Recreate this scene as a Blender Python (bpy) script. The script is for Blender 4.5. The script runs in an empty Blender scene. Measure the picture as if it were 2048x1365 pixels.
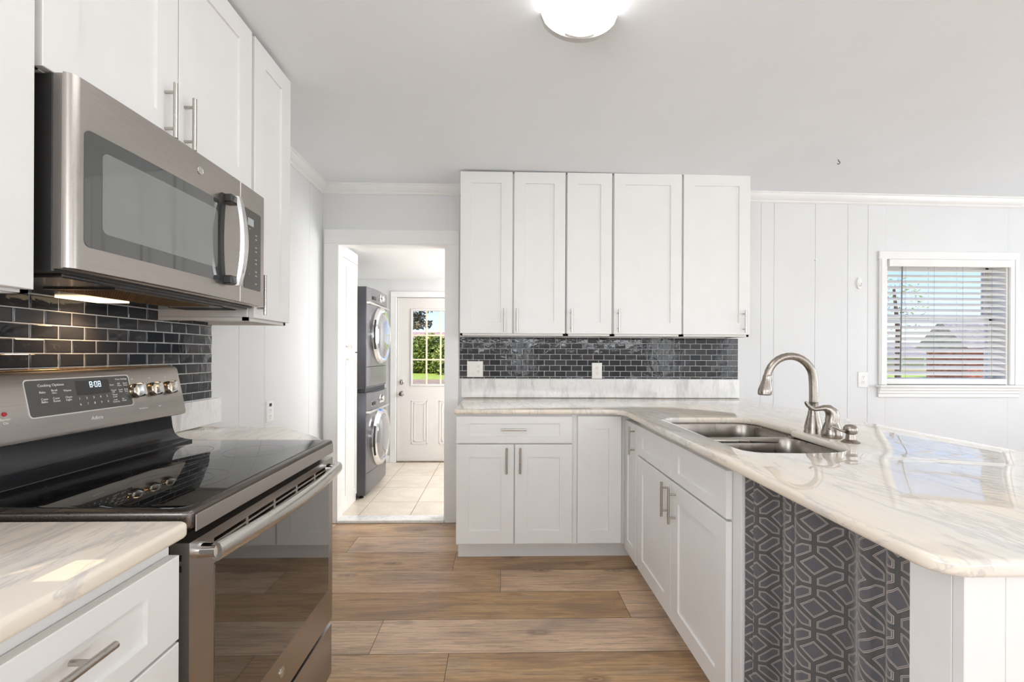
import bpy, bmesh, math, random
from mathutils import Vector, Matrix, geometry
random.seed(7)
PI = math.pi
sc = bpy.context.scene
COL = sc.collection

# ------------------------------------------------------------------ camera
F = 880.0; PSI = math.atan(21/880); RHO = math.radians(.25); CAMH = 1.27
R0 = Vector((math.cos(PSI), -math.sin(PSI), 0)); U0 = Vector((0, 0, 1)); D0 = Vector((math.sin(PSI), math.cos(PSI), 0))
cr = (R0 + RHO*U0).normalized(); cu = (U0 - RHO*R0).normalized()
cd = bpy.data.cameras.new('camera'); cam = bpy.data.objects.new('camera', cd); COL.objects.link(cam)
cd.sensor_width = 36; cd.lens = F/2048*36; cd.shift_y = 27.5/2048; cd.clip_start = .02; cd.clip_end = 300
M = Matrix.Identity(4)
for i in range(3):
    M[i][0] = cr[i]; M[i][1] = cu[i]; M[i][2] = -D0[i]
M[2][3] = CAMH
cam.matrix_world = M
sc.camera = cam

# ------------------------------------------------------------------ light and exposure
sc.view_settings.view_transform = 'Standard'; sc.view_settings.look = 'None'
sc.view_settings.gamma = 1; sc.view_settings.use_curve_mapping = False
sc.view_settings.exposure = 0.54
sc.cycles.diffuse_bounces = 10; sc.cycles.max_bounces = 16
W = bpy.data.worlds.new('sky'); sc.world = W; W.use_nodes = True
nt = W.node_tree; nt.nodes.clear()
tc = nt.nodes.new('ShaderNodeTexCoord'); sep = nt.nodes.new('ShaderNodeSeparateXYZ'); rp = nt.nodes.new('ShaderNodeValToRGB')
bg = nt.nodes.new('ShaderNodeBackground'); wo = nt.nodes.new('ShaderNodeOutputWorld')
nt.links.new(tc.outputs['Generated'], sep.inputs[0]); nt.links.new(sep.outputs['Z'], rp.inputs[0])
nt.links.new(rp.outputs[0], bg.inputs[0]); nt.links.new(bg.outputs[0], wo.inputs[0])
rp.color_ramp.elements[0].position = 0.0; rp.color_ramp.elements[0].color = (.80, .90, 1, 1)
rp.color_ramp.elements[1].position = .5; rp.color_ramp.elements[1].color = (.10, .25, .75, 1)
e = rp.color_ramp.elements.new(.14); e.color = (.44, .64, 1, 1)
bg.inputs[1].default_value = 1.0

def add_light(name, kind, loc, rot, energy, color=(1, 1, 1), size=None, size_y=None, spread=None):
    l = bpy.data.lights.new(name, kind); o = bpy.data.objects.new(name, l); COL.objects.link(o)
    o.location = loc; o.rotation_euler = rot; l.energy = energy; l.color = color
    if kind == 'AREA':
        l.shape = 'RECTANGLE'; l.size = size; l.size_y = size_y or size
        if spread: l.spread = spread
    return o
sun = add_light('sun', 'SUN', (0, 0, 20), (math.radians(24), 0, math.radians(-32)), 3.2, (1, .95, .86)); sun.data.angle = math.radians(.6)
# daylight through the rear gap and window; the other area lights are added fill
add_light('daylight_rear_gap', 'AREA', (.55, -6.52, 1.35), (math.radians(90), 0, 0), 5, (.97, .99, 1), .45, 1.6)
add_light('daylight_rear_window', 'AREA', (4.9, -6.52, 1.35), (math.radians(90), 0, 0), 8, (.97, 1, .98), .6, 1.5)
add_light('rear_high_fill', 'AREA', (1.6, -6.53, 2.10), (math.radians(90), 0, 0), 84, (.95, .975, 1), 5.6, .72)  # added fill through a made-up band of high openings in the rear wall
add_light('right_rear_fill', 'AREA', (5.33, -2.4, 1.15), (math.radians(112), 0, math.radians(90)), 34, (.93, .98, 1), 2.9, 1.9)  # added fill at a made-up wide opening in the right wall
add_light('left_fill', 'AREA', (-1.43, -.95, 1.55), (math.radians(100), 0, math.radians(-90)), 27, (.94, .97, 1), 1.5, 1.0)  # added fill at an invented left wall opening, brightens the peninsula doors
add_light('right_front_fill', 'AREA', (5.33, 1.4, 1.40), (math.radians(100), 0, math.radians(90)), 30, (.93, .97, 1), 1.6, 1.2)  # added fill at an invented opening farther along the right wall
add_light('laundry_fill', 'AREA', (.84, 4.3, 1.4), (math.radians(90), 0, math.radians(90)), 32, (1, .99, .98), .9, 1.1)  # added fill inside the laundry; the wall behind it has no window

# ------------------------------------------------------------------ materials
def new_mat(name):
    m = bpy.data.materials.new(name); m.use_nodes = True
    n = m.node_tree; b = n.nodes['Principled BSDF']
    return m, n, b
def N(n, t, **k):
    x = n.nodes.new(t)
    for a, v in k.items(): setattr(x, a, v)
    return x
def ramp(n, src, stops):
    r = N(n, 'ShaderNodeValToRGB'); n.links.new(src, r.inputs[0])
    el = r.color_ramp.elements
    while len(el) < len(stops): el.new(.5)
    for e_, (p, c) in zip(el, stops):
        e_.position = p; e_.color = (c if isinstance(c, tuple) else (c, c, c)) + (1,)
    return r.outputs[0]
def mp(n, scale, loc=(0, 0, 0), rot=(0, 0, 0), coord='Object'):
    t = N(n, 'ShaderNodeTexCoord'); m = N(n, 'ShaderNodeMapping')
    m.inputs['Scale'].default_value = scale; m.inputs['Location'].default_value = loc; m.inputs['Rotation'].default_value = rot
    n.links.new(t.outputs[coord], m.inputs[0]); return m.outputs[0]
def noise(n, vec, scale=5, detail=2, rough=.5, dist=0):
    x = N(n, 'ShaderNodeTexNoise'); x.inputs['Scale'].default_value = scale; x.inputs['Detail'].default_value = detail
    x.inputs['Roughness'].default_value = rough; x.inputs['Distortion'].default_value = dist
    n.links.new(vec, x.inputs['Vector']); return x.outputs['Fac']
def mixc(n, f, a, b, mode='MIX'):
    x = N(n, 'ShaderNodeMix', data_type='RGBA', blend_type=mode)
    for s, v in ((x.inputs[0], f), (x.inputs[6], a), (x.inputs[7], b)):
        if hasattr(v, 'is_linked'): n.links.new(v, s)
        else: s.default_value = v if not isinstance(v, tuple) else v + (1,)
    return x.outputs[2]
def bump(n, b, h, strength=.1, dist=.01):
    x = N(n, 'ShaderNodeBump'); x.inputs['Strength'].default_value = strength; x.inputs['Distance'].default_value = dist
    n.links.new(h, x.inputs['Height']); n.links.new(x.outputs[0], b.inputs['Normal'])
def plain(name, col, rough=.5, metal=0, var=.03, vs=6, bs=0, bsc=60, spec=.5, coat=0):
    m, n, b = new_mat(name)
    v = noise(n, mp(n, (1, 1, 1)), vs, 3)
    lo = tuple(max(0, c*(1-var)) for c in col); hi = tuple(min(1, c*(1+var)) for c in col)
    n.links.new(ramp(n, v, [(.35, lo), (.65, hi)]), b.inputs['Base Color'])
    b.inputs['Roughness'].default_value = rough; b.inputs['Metallic'].default_value = metal
    b.inputs['Specular IOR Level'].default_value = spec; b.inputs['Coat Weight'].default_value = coat
    if bs: bump(n, b, noise(n, mp(n, (1, 1, 1)), bsc, 2), bs, .002)
    return m
def emit(name, col, s):
    m, n, b = new_mat(name)
    b.inputs['Base Color'].default_value = (*col, 1); b.inputs['Emission Color'].default_value = (*col, 1); b.inputs['Emission Strength'].default_value = s
    return m
def brushed(name, col, rough, axis_scale, metal=1.0, amt=.12):
    m, n, b = new_mat(name)
    v = noise(n, mp(n, axis_scale), 1, 4, .6)
    lo = tuple(c*(1-amt*.5) for c in col); hi = tuple(min(1, c*(1+amt*.5)) for c in col)
    n.links.new(ramp(n, v, [(.3, lo), (.7, hi)]), b.inputs['Base Color'])
    n.links.new(ramp(n, v, [(.3, max(0, rough-.05)), (.7, rough+.06)]), b.inputs['Roughness'])
    b.inputs['Metallic'].default_value = metal
    return m
MT = {}
MT['cab'] = plain('white_cabinet_paint', (.78, .775, .76), .38, var=.01)
MT['cabside'] = plain('white_cabinet_laminate', (.77, .765, .75), .5, var=.01)
MT['wall'] = plain('pale_grey_wall_paint', (.70, .71, .715), .42, var=.015, vs=2, bs=.08, bsc=14)
MT['ceil'] = plain('ceiling_paint', (.84, .88, .92), .75, var=.01, vs=3, bs=.05, bsc=40)
MT['trim'] = plain('white_gloss_trim_paint', (.80, .80, .79), .3, var=.01)
MT['nickel'] = brushed('brushed_nickel', (.50, .47, .43), .30, (40, 40, 300))
MT['faucet'] = brushed('brushed_nickel_faucet', (.36, .32, .28), .30, (60, 60, 60))
MT['chrome'] = plain('polished_chrome', (.75, .75, .76), .08, 1)
MT['chromesoft'] = plain('satin_chrome', (.72, .71, .70), .22, 1)
MT['steel'] = brushed('slate_stainless_steel', (.47, .435, .405), .33, (400, 6, 400))
MT['steel2'] = brushed('handle_stainless_steel', (.66, .64, .60), .28, (40, 3, 40), amt=.04)
MT['sink'] = brushed('sink_stainless_steel', (.36, .325, .29), .30, (60, 60, 10), amt=.05)
MT['dark'] = plain('charcoal_enamel', (.035, .034, .034), .3)
MT['darkgloss'] = plain('black_gloss_enamel', (.02, .02, .022), .16)
MT['black'] = plain('black_plastic', (.012, .012, .012), .45)
MT['bronze'] = brushed('dark_slate_steel', (.16, .14, .125), .30, (300, 8, 300))
MT['panelglass'] = plain('dark_grey_display_glass', (.085, .08, .072), .22)
MT['ovenglass'] = plain('oven_door_glass', (.03, .024, .02), .03, spec=1.0, coat=1)
MT['mwglass'] = plain('microwave_door_glass', (.045, .05, .048), .04, spec=1.0, coat=1)
MT['lcd'] = plain('grey_liquid_crystal_display', (.42, .46, .46), .3)
MT['ink'] = plain('white_printed_ink', (.80, .79, .76), .5)
MT['glow'] = emit('clock_digits_glow', (.70, .88, 1.0), .9)
MT['red'] = plain('red_indicator', (.45, .02, .03), .3)
MT['plastic'] = plain('ivory_outlet_plastic', (.82, .80, .75), .35)
MT['wplastic'] = plain('white_outlet_plastic', (.80, .80, .79), .35)
MT['slot'] = plain('dark_slot', (.02, .02, .02), .6)
MT['slat'] = plain('white_vinyl_slat', (.80, .79, .76), .4)
MT['cord'] = plain('grey_cord', (.36, .36, .35), .7)
MT['wand'] = plain('clear_grey_wand', (.16, .16, .15), .2)
MT['grout'] = plain('light_grey_grout', (.62, .62, .60), .8, var=.1, vs=50)
MT['extdoor'] = plain('off_white_door_paint', (.72, .69, .66), .45, var=.01)
MT['cream'] = plain('cream_muntin_paint', (.78, .70, .50), .5)
MT['pantry'] = plain('gloss_white_pantry_paint', (.82, .81, .79), .14, var=.01)
MT['machine'] = plain('graphite_machine_side', (.085, .085, .10), .3, .3)
MT['machinefront'] = plain('graphite_machine_front', (.17, .165, .175), .26, .6)
MT['filter'] = plain('mesh_filter_metal', (.30, .19, .09), .4, 1)
MT['brass'] = plain('brass_rim', (.65, .42, .22), .2, 1)
MT['knobcap'] = brushed('chrome_bronze_knob', (.62, .55, .45), .16, (80, 80, 80))
MT['lamp'] = emit('hood_lamp_lens', (1, .80, .50), 1.7)
MT['lens'] = emit('ceiling_light_lens', (1, 1, 1), 4.0)
MT['lampw'] = emit('laundry_lamp_lens', (1, .98, .96), 6.5)
MT['endcap'] = plain('grey_end_cap', (.52, .52, .50), .45)
MT['brick'] = plain('red_brick_wall', (.45, .16, .11), .9, var=.3, vs=3)
MT['stucco'] = plain('tan_house_wall', (.62, .50, .36), .9, var=.1)
MT['roof'] = plain('grey_brown_roof_shingles', (.33, .29, .27), .9, var=.2, vs=4)
MT['pinkroof'] = plain('pink_roof_shingles', (.50, .32, .27), .9, var=.2, vs=4)
MT['bark'] = plain('tree_bark', (.16, .11, .07), .9, var=.3, vs=10)
def glass_mat():
    m, n, b = new_mat('window_glass')
    b.inputs['Base Color'].default_value = (1, 1, 1, 1); b.inputs['Roughness'].default_value = 0
    b.inputs['Transmission Weight'].default_value = 1; b.inputs['IOR'].default_value = 1.05
    return m
MT['glass'] = glass_mat()
def leaf_mat(name, a, b_, c):
    m, n, b = new_mat(name)
    v = noise(n, mp(n, (1, 1, 1)), 2.3, 4, .7)
    n.links.new(ramp(n, v, [(.30, a), (.5, b_), (.70, c)]), b.inputs['Base Color']); b.inputs['Roughness'].default_value = .6
    return m
MT['leaf'] = leaf_mat('hedge_leaves', (.06, .09, .02), (.24, .29, .05), (.72, .66, .12))
MT['leaf2'] = leaf_mat('tree_leaves', (.05, .05, .025), (.13, .12, .05), (.30, .22, .10))
MT['grass'] = leaf_mat('lawn_grass', (.30, .38, .05), (.45, .55, .08), (.55, .60, .10))
MT['dirt'] = leaf_mat('bare_dirt', (.25, .15, .09), (.45, .30, .18), (.60, .42, .25))

def marble():
    m, n, b = new_mat('white_marble')
    L = n.links.new
    warm = noise(n, mp(n, (1, .6, 1)), 1.6, 3, .5)
    base = ramp(n, warm, [(.30, (.76, .745, .705)), (.50, (.79, .705, .585))])
    st = noise(n, mp(n, (26, 3.0, 12), rot=(0, 0, .10)), 1, 6, .62, .35)
    f1 = ramp(n, st, [(.53, 0.0), (.68, .30), (.85, .6)])
    c1 = mixc(n, f1, base, (.55, .53, .53))
    ve = noise(n, mp(n, (7, 1.2, 3), rot=(0, 0, .22)), 1, 8, .66, .9)
    f2 = ramp(n, ve, [(.478, 0.0), (.496, .38), (.506, .38), (.53, 0.0)])
    c2 = mixc(n, f2, c1, (.40, .40, .43))
    sp = noise(n, mp(n, (14, 7, 10), rot=(0, 0, -.3)), 1, 6, .7, .5)
    msk = noise(n, mp(n, (1.7, 1.7, 1.7), loc=(3, 1, 2)), 1, 2)
    f3 = ramp(n, sp, [(.66, 0.0), (.76, .85)])
    f4 = ramp(n, msk, [(.50, 0.0), (.62, 1.0)])
    mm = N(n, 'ShaderNodeMath', operation='MULTIPLY'); L(f3, mm.inputs[0]); L(f4, mm.inputs[1])
    c3 = mixc(n, mm.outputs[0], c2, (.17, .17, .18))
    L(c3, b.inputs['Base Color']); b.inputs['Roughness'].default_value = .02; b.inputs['Specular IOR Level'].default_value = .55
    return m
MT['marble'] = marble()
def marble_splash():
    m, n, b = new_mat('grey_veined_marble')
    L = n.links.new
    st = noise(n, mp(n, (13, 13, 4.5), rot=(.2, .25, 0)), 1, 6, .65, .6)
    f1 = ramp(n, st, [(.50, 0.0), (.64, .45), (.80, .95)])
    c1 = mixc(n, f1, (.80, .79, .77), (.42, .42, .43))
    fine = noise(n, mp(n, (50, 50, 18), rot=(.3, .5, 0)), 1, 6, .7)
    f2 = ramp(n, fine, [(.52, 0.0), (.72, .45)])
    L(mixc(n, f2, c1, (.52, .51, .50)), b.inputs['Base Color']); b.inputs['Roughness'].default_value = .12
    return m
MT['splash'] = marble_splash()
def tile_mat():
    m, n, b = new_mat('dark_slate_glass_tile')
    L = n.links.new
    at = N(n, 'ShaderNodeAttribute'); at.attribute_name = 'rnd'
    base = ramp(n, at.outputs['Fac'], [(0, (.018, .020, .024)), (.5, (.030, .032, .037)), (1, (.050, .046, .048))])
    sv = noise(n, mp(n, (14, 14, 30)), 1, 8, .75, 2.0)
    c = mixc(n, ramp(n, sv, [(.60, 0.0), (.74, .28)]), base, (.22, .22, .22))
    L(c, b.inputs['Base Color']); b.inputs['Roughness'].default_value = .07; b.inputs['Specular IOR Level'].default_value = .38
    bump(n, b, noise(n, mp(n, (1, 1, 1)), 24, 2, .5, .6), .09, .01)
    return m
MT['tile'] = tile_mat()
def wood():
    m, n, b = new_mat('brown_wood_planks')
    L = n.links.new
    at = N(n, 'ShaderNodeAttribute'); at.attribute_name = 'rnd'
    tcn = N(n, 'ShaderNodeTexCoord'); off = N(n, 'ShaderNodeVectorMath', operation='SCALE')
    cmb = N(n, 'ShaderNodeCombineXYZ'); L(at.outputs['Fac'], cmb.inputs[0]); L(at.outputs['Fac'], cmb.inputs[2])
    L(cmb.outputs[0], off.inputs[0]); off.inputs['Scale'].default_value = 23
    ad = N(n, 'ShaderNodeVectorMath', operation='ADD'); L(tcn.outputs['Object'], ad.inputs[0]); L(off.outputs[0], ad.inputs[1])
    def mpv(scale):
        q = N(n, 'ShaderNodeMapping'); q.inputs['Scale'].default_value = scale; L(ad.outputs[0], q.inputs[0]); return q.outputs[0]
    big = noise(n, mpv((1.6, 6, 6)), 1, 4, .55, .8)
    c = ramp(n, big, [(.28, (.33, .22, .14)), (.42, (.50, .32, .18)), (.56, (.64, .41, .215)), (.72, (.55, .40, .27))])
    gr = noise(n, mpv((4, 95, 10)), 1, 8, .78, 1.0)
    c = mixc(n, ramp(n, gr, [(.38, .75), (.58, 0.0)]), c, (.19, .125, .08))
    fl = noise(n, mpv((5, 90, 10)), 1, 5, .6, .3)
    c = mixc(n, ramp(n, fl, [(.64, 0.0), (.76, .45)]), c, (.62, .46, .28))
    # knots
    vo = N(n, 'ShaderNodeTexVoronoi', feature='F1'); vo.inputs['Scale'].default_value = 1; L(mpv((2.6, 7.5, 1)), vo.inputs['Vector'])
    c = mixc(n, ramp(n, vo.outputs['Distance'], [(.04, .85), (.07, .2), (.10, .6), (.20, 0.0)]), c, (.16, .095, .055))
    hs = N(n, 'ShaderNodeHueSaturation'); L(c, hs.inputs['Color'])
    L(ramp(n, at.outputs['Fac'], [(0, .86), (1, 1.22)]), hs.inputs['Value']); L(ramp(n, at.outputs['Fac'], [(0, 1.08), (1, .78)]), hs.inputs['Saturation'])
    L(hs.outputs[0], b.inputs['Base Color'])
    L(ramp(n, gr, [(.3, .38), (.7, .24)]), b.inputs['Roughness'])
    bump(n, b, gr, .25, .002)
    return m
MT['wood'] = wood()
def floor_tile():
    m, n, b = new_mat('beige_ceramic_tile')
    v = noise(n, mp(n, (1, 1, 1)), 5, 5, .6, .8)
    n.links.new(ramp(n, v, [(.3, (.62, .54, .44)), (.7, (.74, .67, .58))]), b.inputs['Base Color']); b.inputs['Roughness'].default_value = .22
    return m
MT['ftile'] = floor_tile()
MT['fgrout'] = plain('brown_floor_grout', (.30, .22, .15), .9)

def curtain_mat():
    m, n, b = new_mat('grey_trellis_curtain_fabric')
    L = n.links.new
    def math_(op, a, b2=None, c=None):
        x = N(n, 'ShaderNodeMath', operation=op)
        for s, v in zip(x.inputs, (a, b2, c)):
            if v is None: continue
            if hasattr(v, 'is_linked'): L(v, s)
            else: s.default_value = v
        return x.outputs[0]
    uv = N(n, 'ShaderNodeUVMap'); sp = N(n, 'ShaderNodeSeparateXYZ'); L(uv.outputs[0], sp.inputs[0])
    Wp, Hp = .140, .113
    # folded cell coordinates in pattern units: 355 wide, 320 high
    u = math_('PINGPONG', math_('MULTIPLY', sp.outputs['X'], 710/Wp), 355)
    v = math_('PINGPONG', math_('MULTIPLY', sp.outputs['Y'], 640/Hp), 320)
    du = math_('SUBTRACT', u, 177.5); dv = math_('SUBTRACT', v, 160)
    a, bb = 1/266., 1/224.; k = math.hypot(a, bb); na, nb = a/k, bb/k
    dg = math_('ABSOLUTE', math_('ADD', math_('MULTIPLY', du, na), math_('MULTIPLY', dv, nb)))
    cdiag = abs((225-177.5)*na + (35-160)*nb)
    hexd = math_('MAXIMUM', math_('MAXIMUM', math_('SUBTRACT', math_('ABSOLUTE', du), 142.5), math_('SUBTRACT', math_('ABSOLUTE', dv), 125)), math_('SUBTRACT', dg, cdiag))
    k2 = math.hypot(1/150., 1/145.); pa, pb = 1/150./k2, 1/145./k2
    d1 = math_('ADD', math_('MULTIPLY', u, pa), math_('MULTIPLY', v, pb))
    d2 = math_('ADD', math_('MULTIPLY', math_('SUBTRACT', 355, u), pa), math_('MULTIPLY', math_('SUBTRACT', 320, v), pb))
    dia = math_('SUBTRACT', math_('MINIMUM', d1, d2), 150*pa)
    d = math_('MINIMUM', hexd, dia)
    line1 = math_('LESS_THAN', math_('ABSOLUTE', d), 3.6)
    line2 = math_('LESS_THAN', math_('ABSOLUTE', math_('ADD', d, 14)), 3.4)
    line = math_('MAXIMUM', line1, math_('MULTIPLY', line2, .85))
    inside = math_('LESS_THAN', d, -10)
    weave = noise(n, mp(n, (1, 1, 1)), 900, 1)
    base = mixc(n, inside, (.105, .099, .099), (.125, .119, .130))
    base = mixc(n, ramp(n, weave, [(.4, 0.0), (.6, .25)]), base, (.05, .05, .055))
    L(mixc(n, line, base, (.50, .45, .40)), b.inputs['Base Color'])
    b.inputs['Roughness'].default_value = .8; b.inputs['Sheen Weight'].default_value = .3
    return m
MT['curtain'] = curtain_mat()

# ------------------------------------------------------------------ mesh helpers
def V(*a): return Vector(a)
class MB:
    def __init__(s): s.bm = bmesh.new()
    def box(s, x0, x1, y0, y1, z0, z1, b=0, seg=1):
        r = bmesh.ops.create_cube(s.bm, size=1)
        vs = r['verts']
        for v in vs:
            v.co = V((x0+x1)/2+v.co.x*(x1-x0), (y0+y1)/2+v.co.y*(y1-y0), (z0+z1)/2+v.co.z*(z1-z0))
        if b:
            es = {e for v in vs for e in v.link_edges}
            bmesh.ops.bevel(s.bm, geom=list(es), offset=b, segments=seg, profile=.5, affect='EDGES', clamp_overlap=True)
        return s
    def ring(s, pts): return [s.bm.verts.new(p) for p in pts]
    def bridge(s, a, b, closed=True):
        n = len(a)
        for i in range(n if closed else n-1):
            j = (i+1) % n
            try: s.bm.faces.new((a[i], a[j], b[j], b[i]))
            except ValueError: pass
    def cap(s, r, flip=False):
        try: s.bm.faces.new(list(reversed(r)) if flip else r)
        except ValueError: pass
    def tube(s, path, rad, n=14, cap=True, flat=None):
        path = [Vector(p) for p in path]
        if not hasattr(rad, '__len__'): rad = [rad]*len(path)
        prev = None; rings = []; nrm = None
        for i, p in enumerate(path):
            t = (path[min(i+1, len(path)-1)] - path[max(i-1, 0)]).normalized()
            if nrm is None:
                nrm = t.cross(V(0, 0, 1)) if abs(t.z) < .9 else t.cross(V(0, 1, 0))
                nrm.normalize()
            else:
                nrm = (nrm - t*nrm.dot(t)).normalized()
            bn = t.cross(nrm).normalized()
            r = rad[i]
            ra, rb = (r, r) if not hasattr(r, '__len__') else r
            rings.append(s.ring([p + nrm*math.cos(2*PI*k/n)*ra + bn*math.sin(2*PI*k/n)*rb for k in range(n)]))
        for a, b in zip(rings, rings[1:]): s.bridge(a, b)
        if cap: s.cap(rings[0], True); s.cap(rings[-1])
        return s
    def cyl(s, p0, p1, r, n=16): return s.tube([p0, p1], r, n)
    def lathe(s, o, axis, prof, n=28, cap=True):
        o = Vector(o); ax = Vector(axis).normalized()
        a = ax.cross(V(0, 0, 1)) if abs(ax.z) < .9 else V(1, 0, 0)
        a.normalize(); c = ax.cross(a)
        rings = [s.ring([o + ax*h + a*math.cos(2*PI*k/n)*max(r, 1e-4) + c*math.sin(2*PI*k/n)*max(r, 1e-4) for k in range(n)]) for r, h in prof]
        for p, q in zip(rings, rings[1:]): s.bridge(p, q)
        if cap: s.cap(rings[0], True); s.cap(rings[-1])
        return s
    def prism(s, pts, axis, a, b_):
        # pts 2D polygon, extruded along axis index from a to b_
        def mk(p, t):
            q = [0, 0, 0]; o = [i for i in range(3) if i != axis]
            q[axis] = t; q[o[0]] = p[0]; q[o[1]] = p[1]; return q
        r0 = s.ring([mk(p, a) for p in pts]); r1 = s.ring([mk(p, b_) for p in pts])
        s.bridge(r0, r1); s.cap(r0, True); s.cap(r1)
        return s
    def slab(s, outer, holes, z0, z1, rnd=.009):
        """polygon slab in XY with rounded outer edges; outer and holes counter-clockwise"""
        def offs(poly, d):
            n = len(poly); out = []
            for i in range(n):
                p0, p1, p2 = Vector(poly[i-1]), Vector(poly[i]), Vector(poly[(i+1) % n])
                e1 = (p1-p0).normalized(); e2 = (p2-p1).normalized()
                n1 = V(-e1.y, e1.x); n2 = V(-e2.y, e2.x); m = (n1+n2)
                m = m.normalized() if m.length > 1e-6 else n1
                out.append(p1 + m*(d/max(.5, m.dot(n1))))
            return out
        prof = []
        k = 4
        for i in range(k+1):
            a = PI/2*i/k; prof.append((rnd*(1-math.sin(a)), z0+rnd*(1-math.cos(a))))
        for i in range(k+1):
            a = PI/2*i/k; prof.append((rnd*(1-math.cos(a)), z1-rnd*(1-math.sin(a))))
        loops_top = []; loops_bot = []
        for poly, sgn in [(outer, 1)]+[(h, -1) for h in holes]:
            rings = []
            for d, z in prof:
                rings.append(s.ring([(p.x, p.y, z) for p in offs(poly, d*sgn)]))
            for a, b_ in zip(rings, rings[1:]): s.bridge(a, b_) if sgn > 0 else s.bridge(b_, a)
            loops_top.append(rings[-1]); loops_bot.append(rings[0])
        for loops, flip in ((loops_top, False), (loops_bot, True)):
            tri = geometry.tessellate_polygon([[v.co.copy() for v in l] for l in loops])
            flat = [v for l in loops for v in l]
            for t in tri:
                try: s.bm.faces.new([flat[i] for i in t])
                except ValueError: pass
        return s
    def shaker(s, o, u, nrm, w, h, ru=.078, rv=None, t=.02, rec=.0075, b=.0015):
        """shaker front: o lower corner at the back plane, u width direction, nrm outward"""
        rv = rv or ru
        o = Vector(o); u = Vector(u); nrm = Vector(nrm); z = V(0, 0, 1)
        def rect(m_u, m_v, d): return s.ring([o+u*m_u+z*m_v+nrm*d, o+u*(w-m_u)+z*m_v+nrm*d, o+u*(w-m_u)+z*(h-m_v)+nrm*d, o+u*m_u+z*(h-m_v)+nrm*d])
        rs = [rect(0, 0, 0), rect(0, 0, t-b), rect(b, b, t), rect(ru, rv, t), rect(ru+.0012, rv+.0012, t-rec), ]
        for p, q in zip(rs, rs[1:]): s.bridge(p, q)
        s.cap(rs[0], True); s.cap(rs[-1])
        return s
    def pull(s, p0, p1, nrm, stand=.03, r=.006):
        """bar pull: p0,p1 ends of the bar on the door surface"""
        p0 = Vector(p0); p1 = Vector(p1); nrm = Vector(nrm); d = p1-p0
        s.cyl(p0+nrm*stand, p1+nrm*stand, r, 14)
        for f in (.17, .83): s.cyl(p0+d*f, p0+d*f+nrm*stand, r*.78, 10)
        return s
    def text(s, txt, size, mat4, extrude=.0003, align='LEFT'):
        c = bpy.data.curves.new('t', 'FONT'); c.body = txt; c.size = size; c.extrude = extrude; c.align_x = align; c.resolution_u = 2
        o = bpy.data.objects.new('t', c); COL.objects.link(o)
        dg = bpy.context.evaluated_depsgraph_get(); me = bpy.data.meshes.new_from_object(o.evaluated_get(dg))
        me.transform(mat4); s.bm.from_mesh(me)
        bpy.data.meshes.remove(me); bpy.data.objects.remove(o); bpy.data.curves.remove(c)
        return s
    def build(s, name, mat, parent=None, smooth=True, attr=None):
        bmesh.ops.recalc_face_normals(s.bm, faces=s.bm.faces[:])
        me = bpy.data.meshes.new(name)
        if smooth:
            for f in s.bm.faces: f.smooth = True
            for e_ in s.bm.edges:
                if len(e_.link_faces) == 2 and e_.calc_face_angle(0) > math.radians(32): e_.smooth = False
        s.bm.to_mesh(me); s.bm.free()
        if attr:
            at = me.attributes.new('rnd', 'FLOAT', 'FACE'); at.data.foreach_set('value', attr)
        me.materials.append(MT[mat]); o = bpy.data.objects.new(name, me); COL.objects.link(o)
        if parent:
            o.parent = parent
            if parent.type == 'EMPTY': o.matrix_parent_inverse = Matrix.Translation(-parent.location)
        return o
def thing(name, label, cat, loc, group=None):
    o = bpy.data.objects.new(name, None); COL.objects.link(o); o.location = loc; o.empty_display_size = .1
    o['label'] = label; o['category'] = cat
    if group: o['group'] = group
    return o
def tag(o, label, cat, group=None):
    o['label'] = label; o['category'] = cat
    if group: o['group'] = group
    return o
def struct(o, label=None, cat=None):
    o['kind'] = 'structure'
    if label: o['label'] = label
    if cat: o['category'] = cat
    return o
def bx(name, mat, parent, *d, b=0, seg=1):
    return MB().box(*d, b=b, seg=seg).build(name, mat, parent)

# ------------------------------------------------------------------ room shell
XL, YB, YR, XR, YF = -1.35, 3.345, -6.5, 5.3, 5.12
def ceil_z(x): return 2.545 - max(0, x+.3)*.0095
# kitchen floor of planks: one mesh, one face per plank
def floor():
    m = MB(); rnd = []
    rows = []
    y = 3.0755
    while y > YR: y -= .2405
    joints = {3.0755: -.987, 2.835: -.284, 2.5945: 0.0, 2.354: .632, 2.1135: -.556, 1.873: -.218}
    yy = y
    k = 0
    while yy < 3.33:
        y1 = min(yy+.2405, 3.332); key = min(joints, key=lambda q: abs(q-(yy+.2405)))
        j = joints[key] if abs(key-(yy+.2405)) < .02 else random.uniform(-.9, .9)
        if yy > 3.05: j = .3
        xs = [j-1.52*i for i in range(8, 0, -1)]+[j+1.52*i for i in range(0, 8)]
        xs = [XL-.02]+[x for x in xs if XL < x < XR]+[XR+.02]
        for a, c in zip(xs, xs[1:]):
            g = .0011
            r = m.ring([(a+g, yy+g, 0), (c-g, yy+g, 0), (c-g, y1-g, 0), (a+g, y1-g, 0)]); m.cap(r); rnd.append(random.random())
        yy += .2405; k += 1
    o = m.build('floor', 'wood', attr=rnd, smooth=False)
    struct(o, 'brown wood plank kitchen floor', 'floor')
    MB().box(XL-.1, XR+.1, YR-.1, 3.332, -.06, -.0012).build('floor_seams', 'slot', o)
floor()
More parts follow.
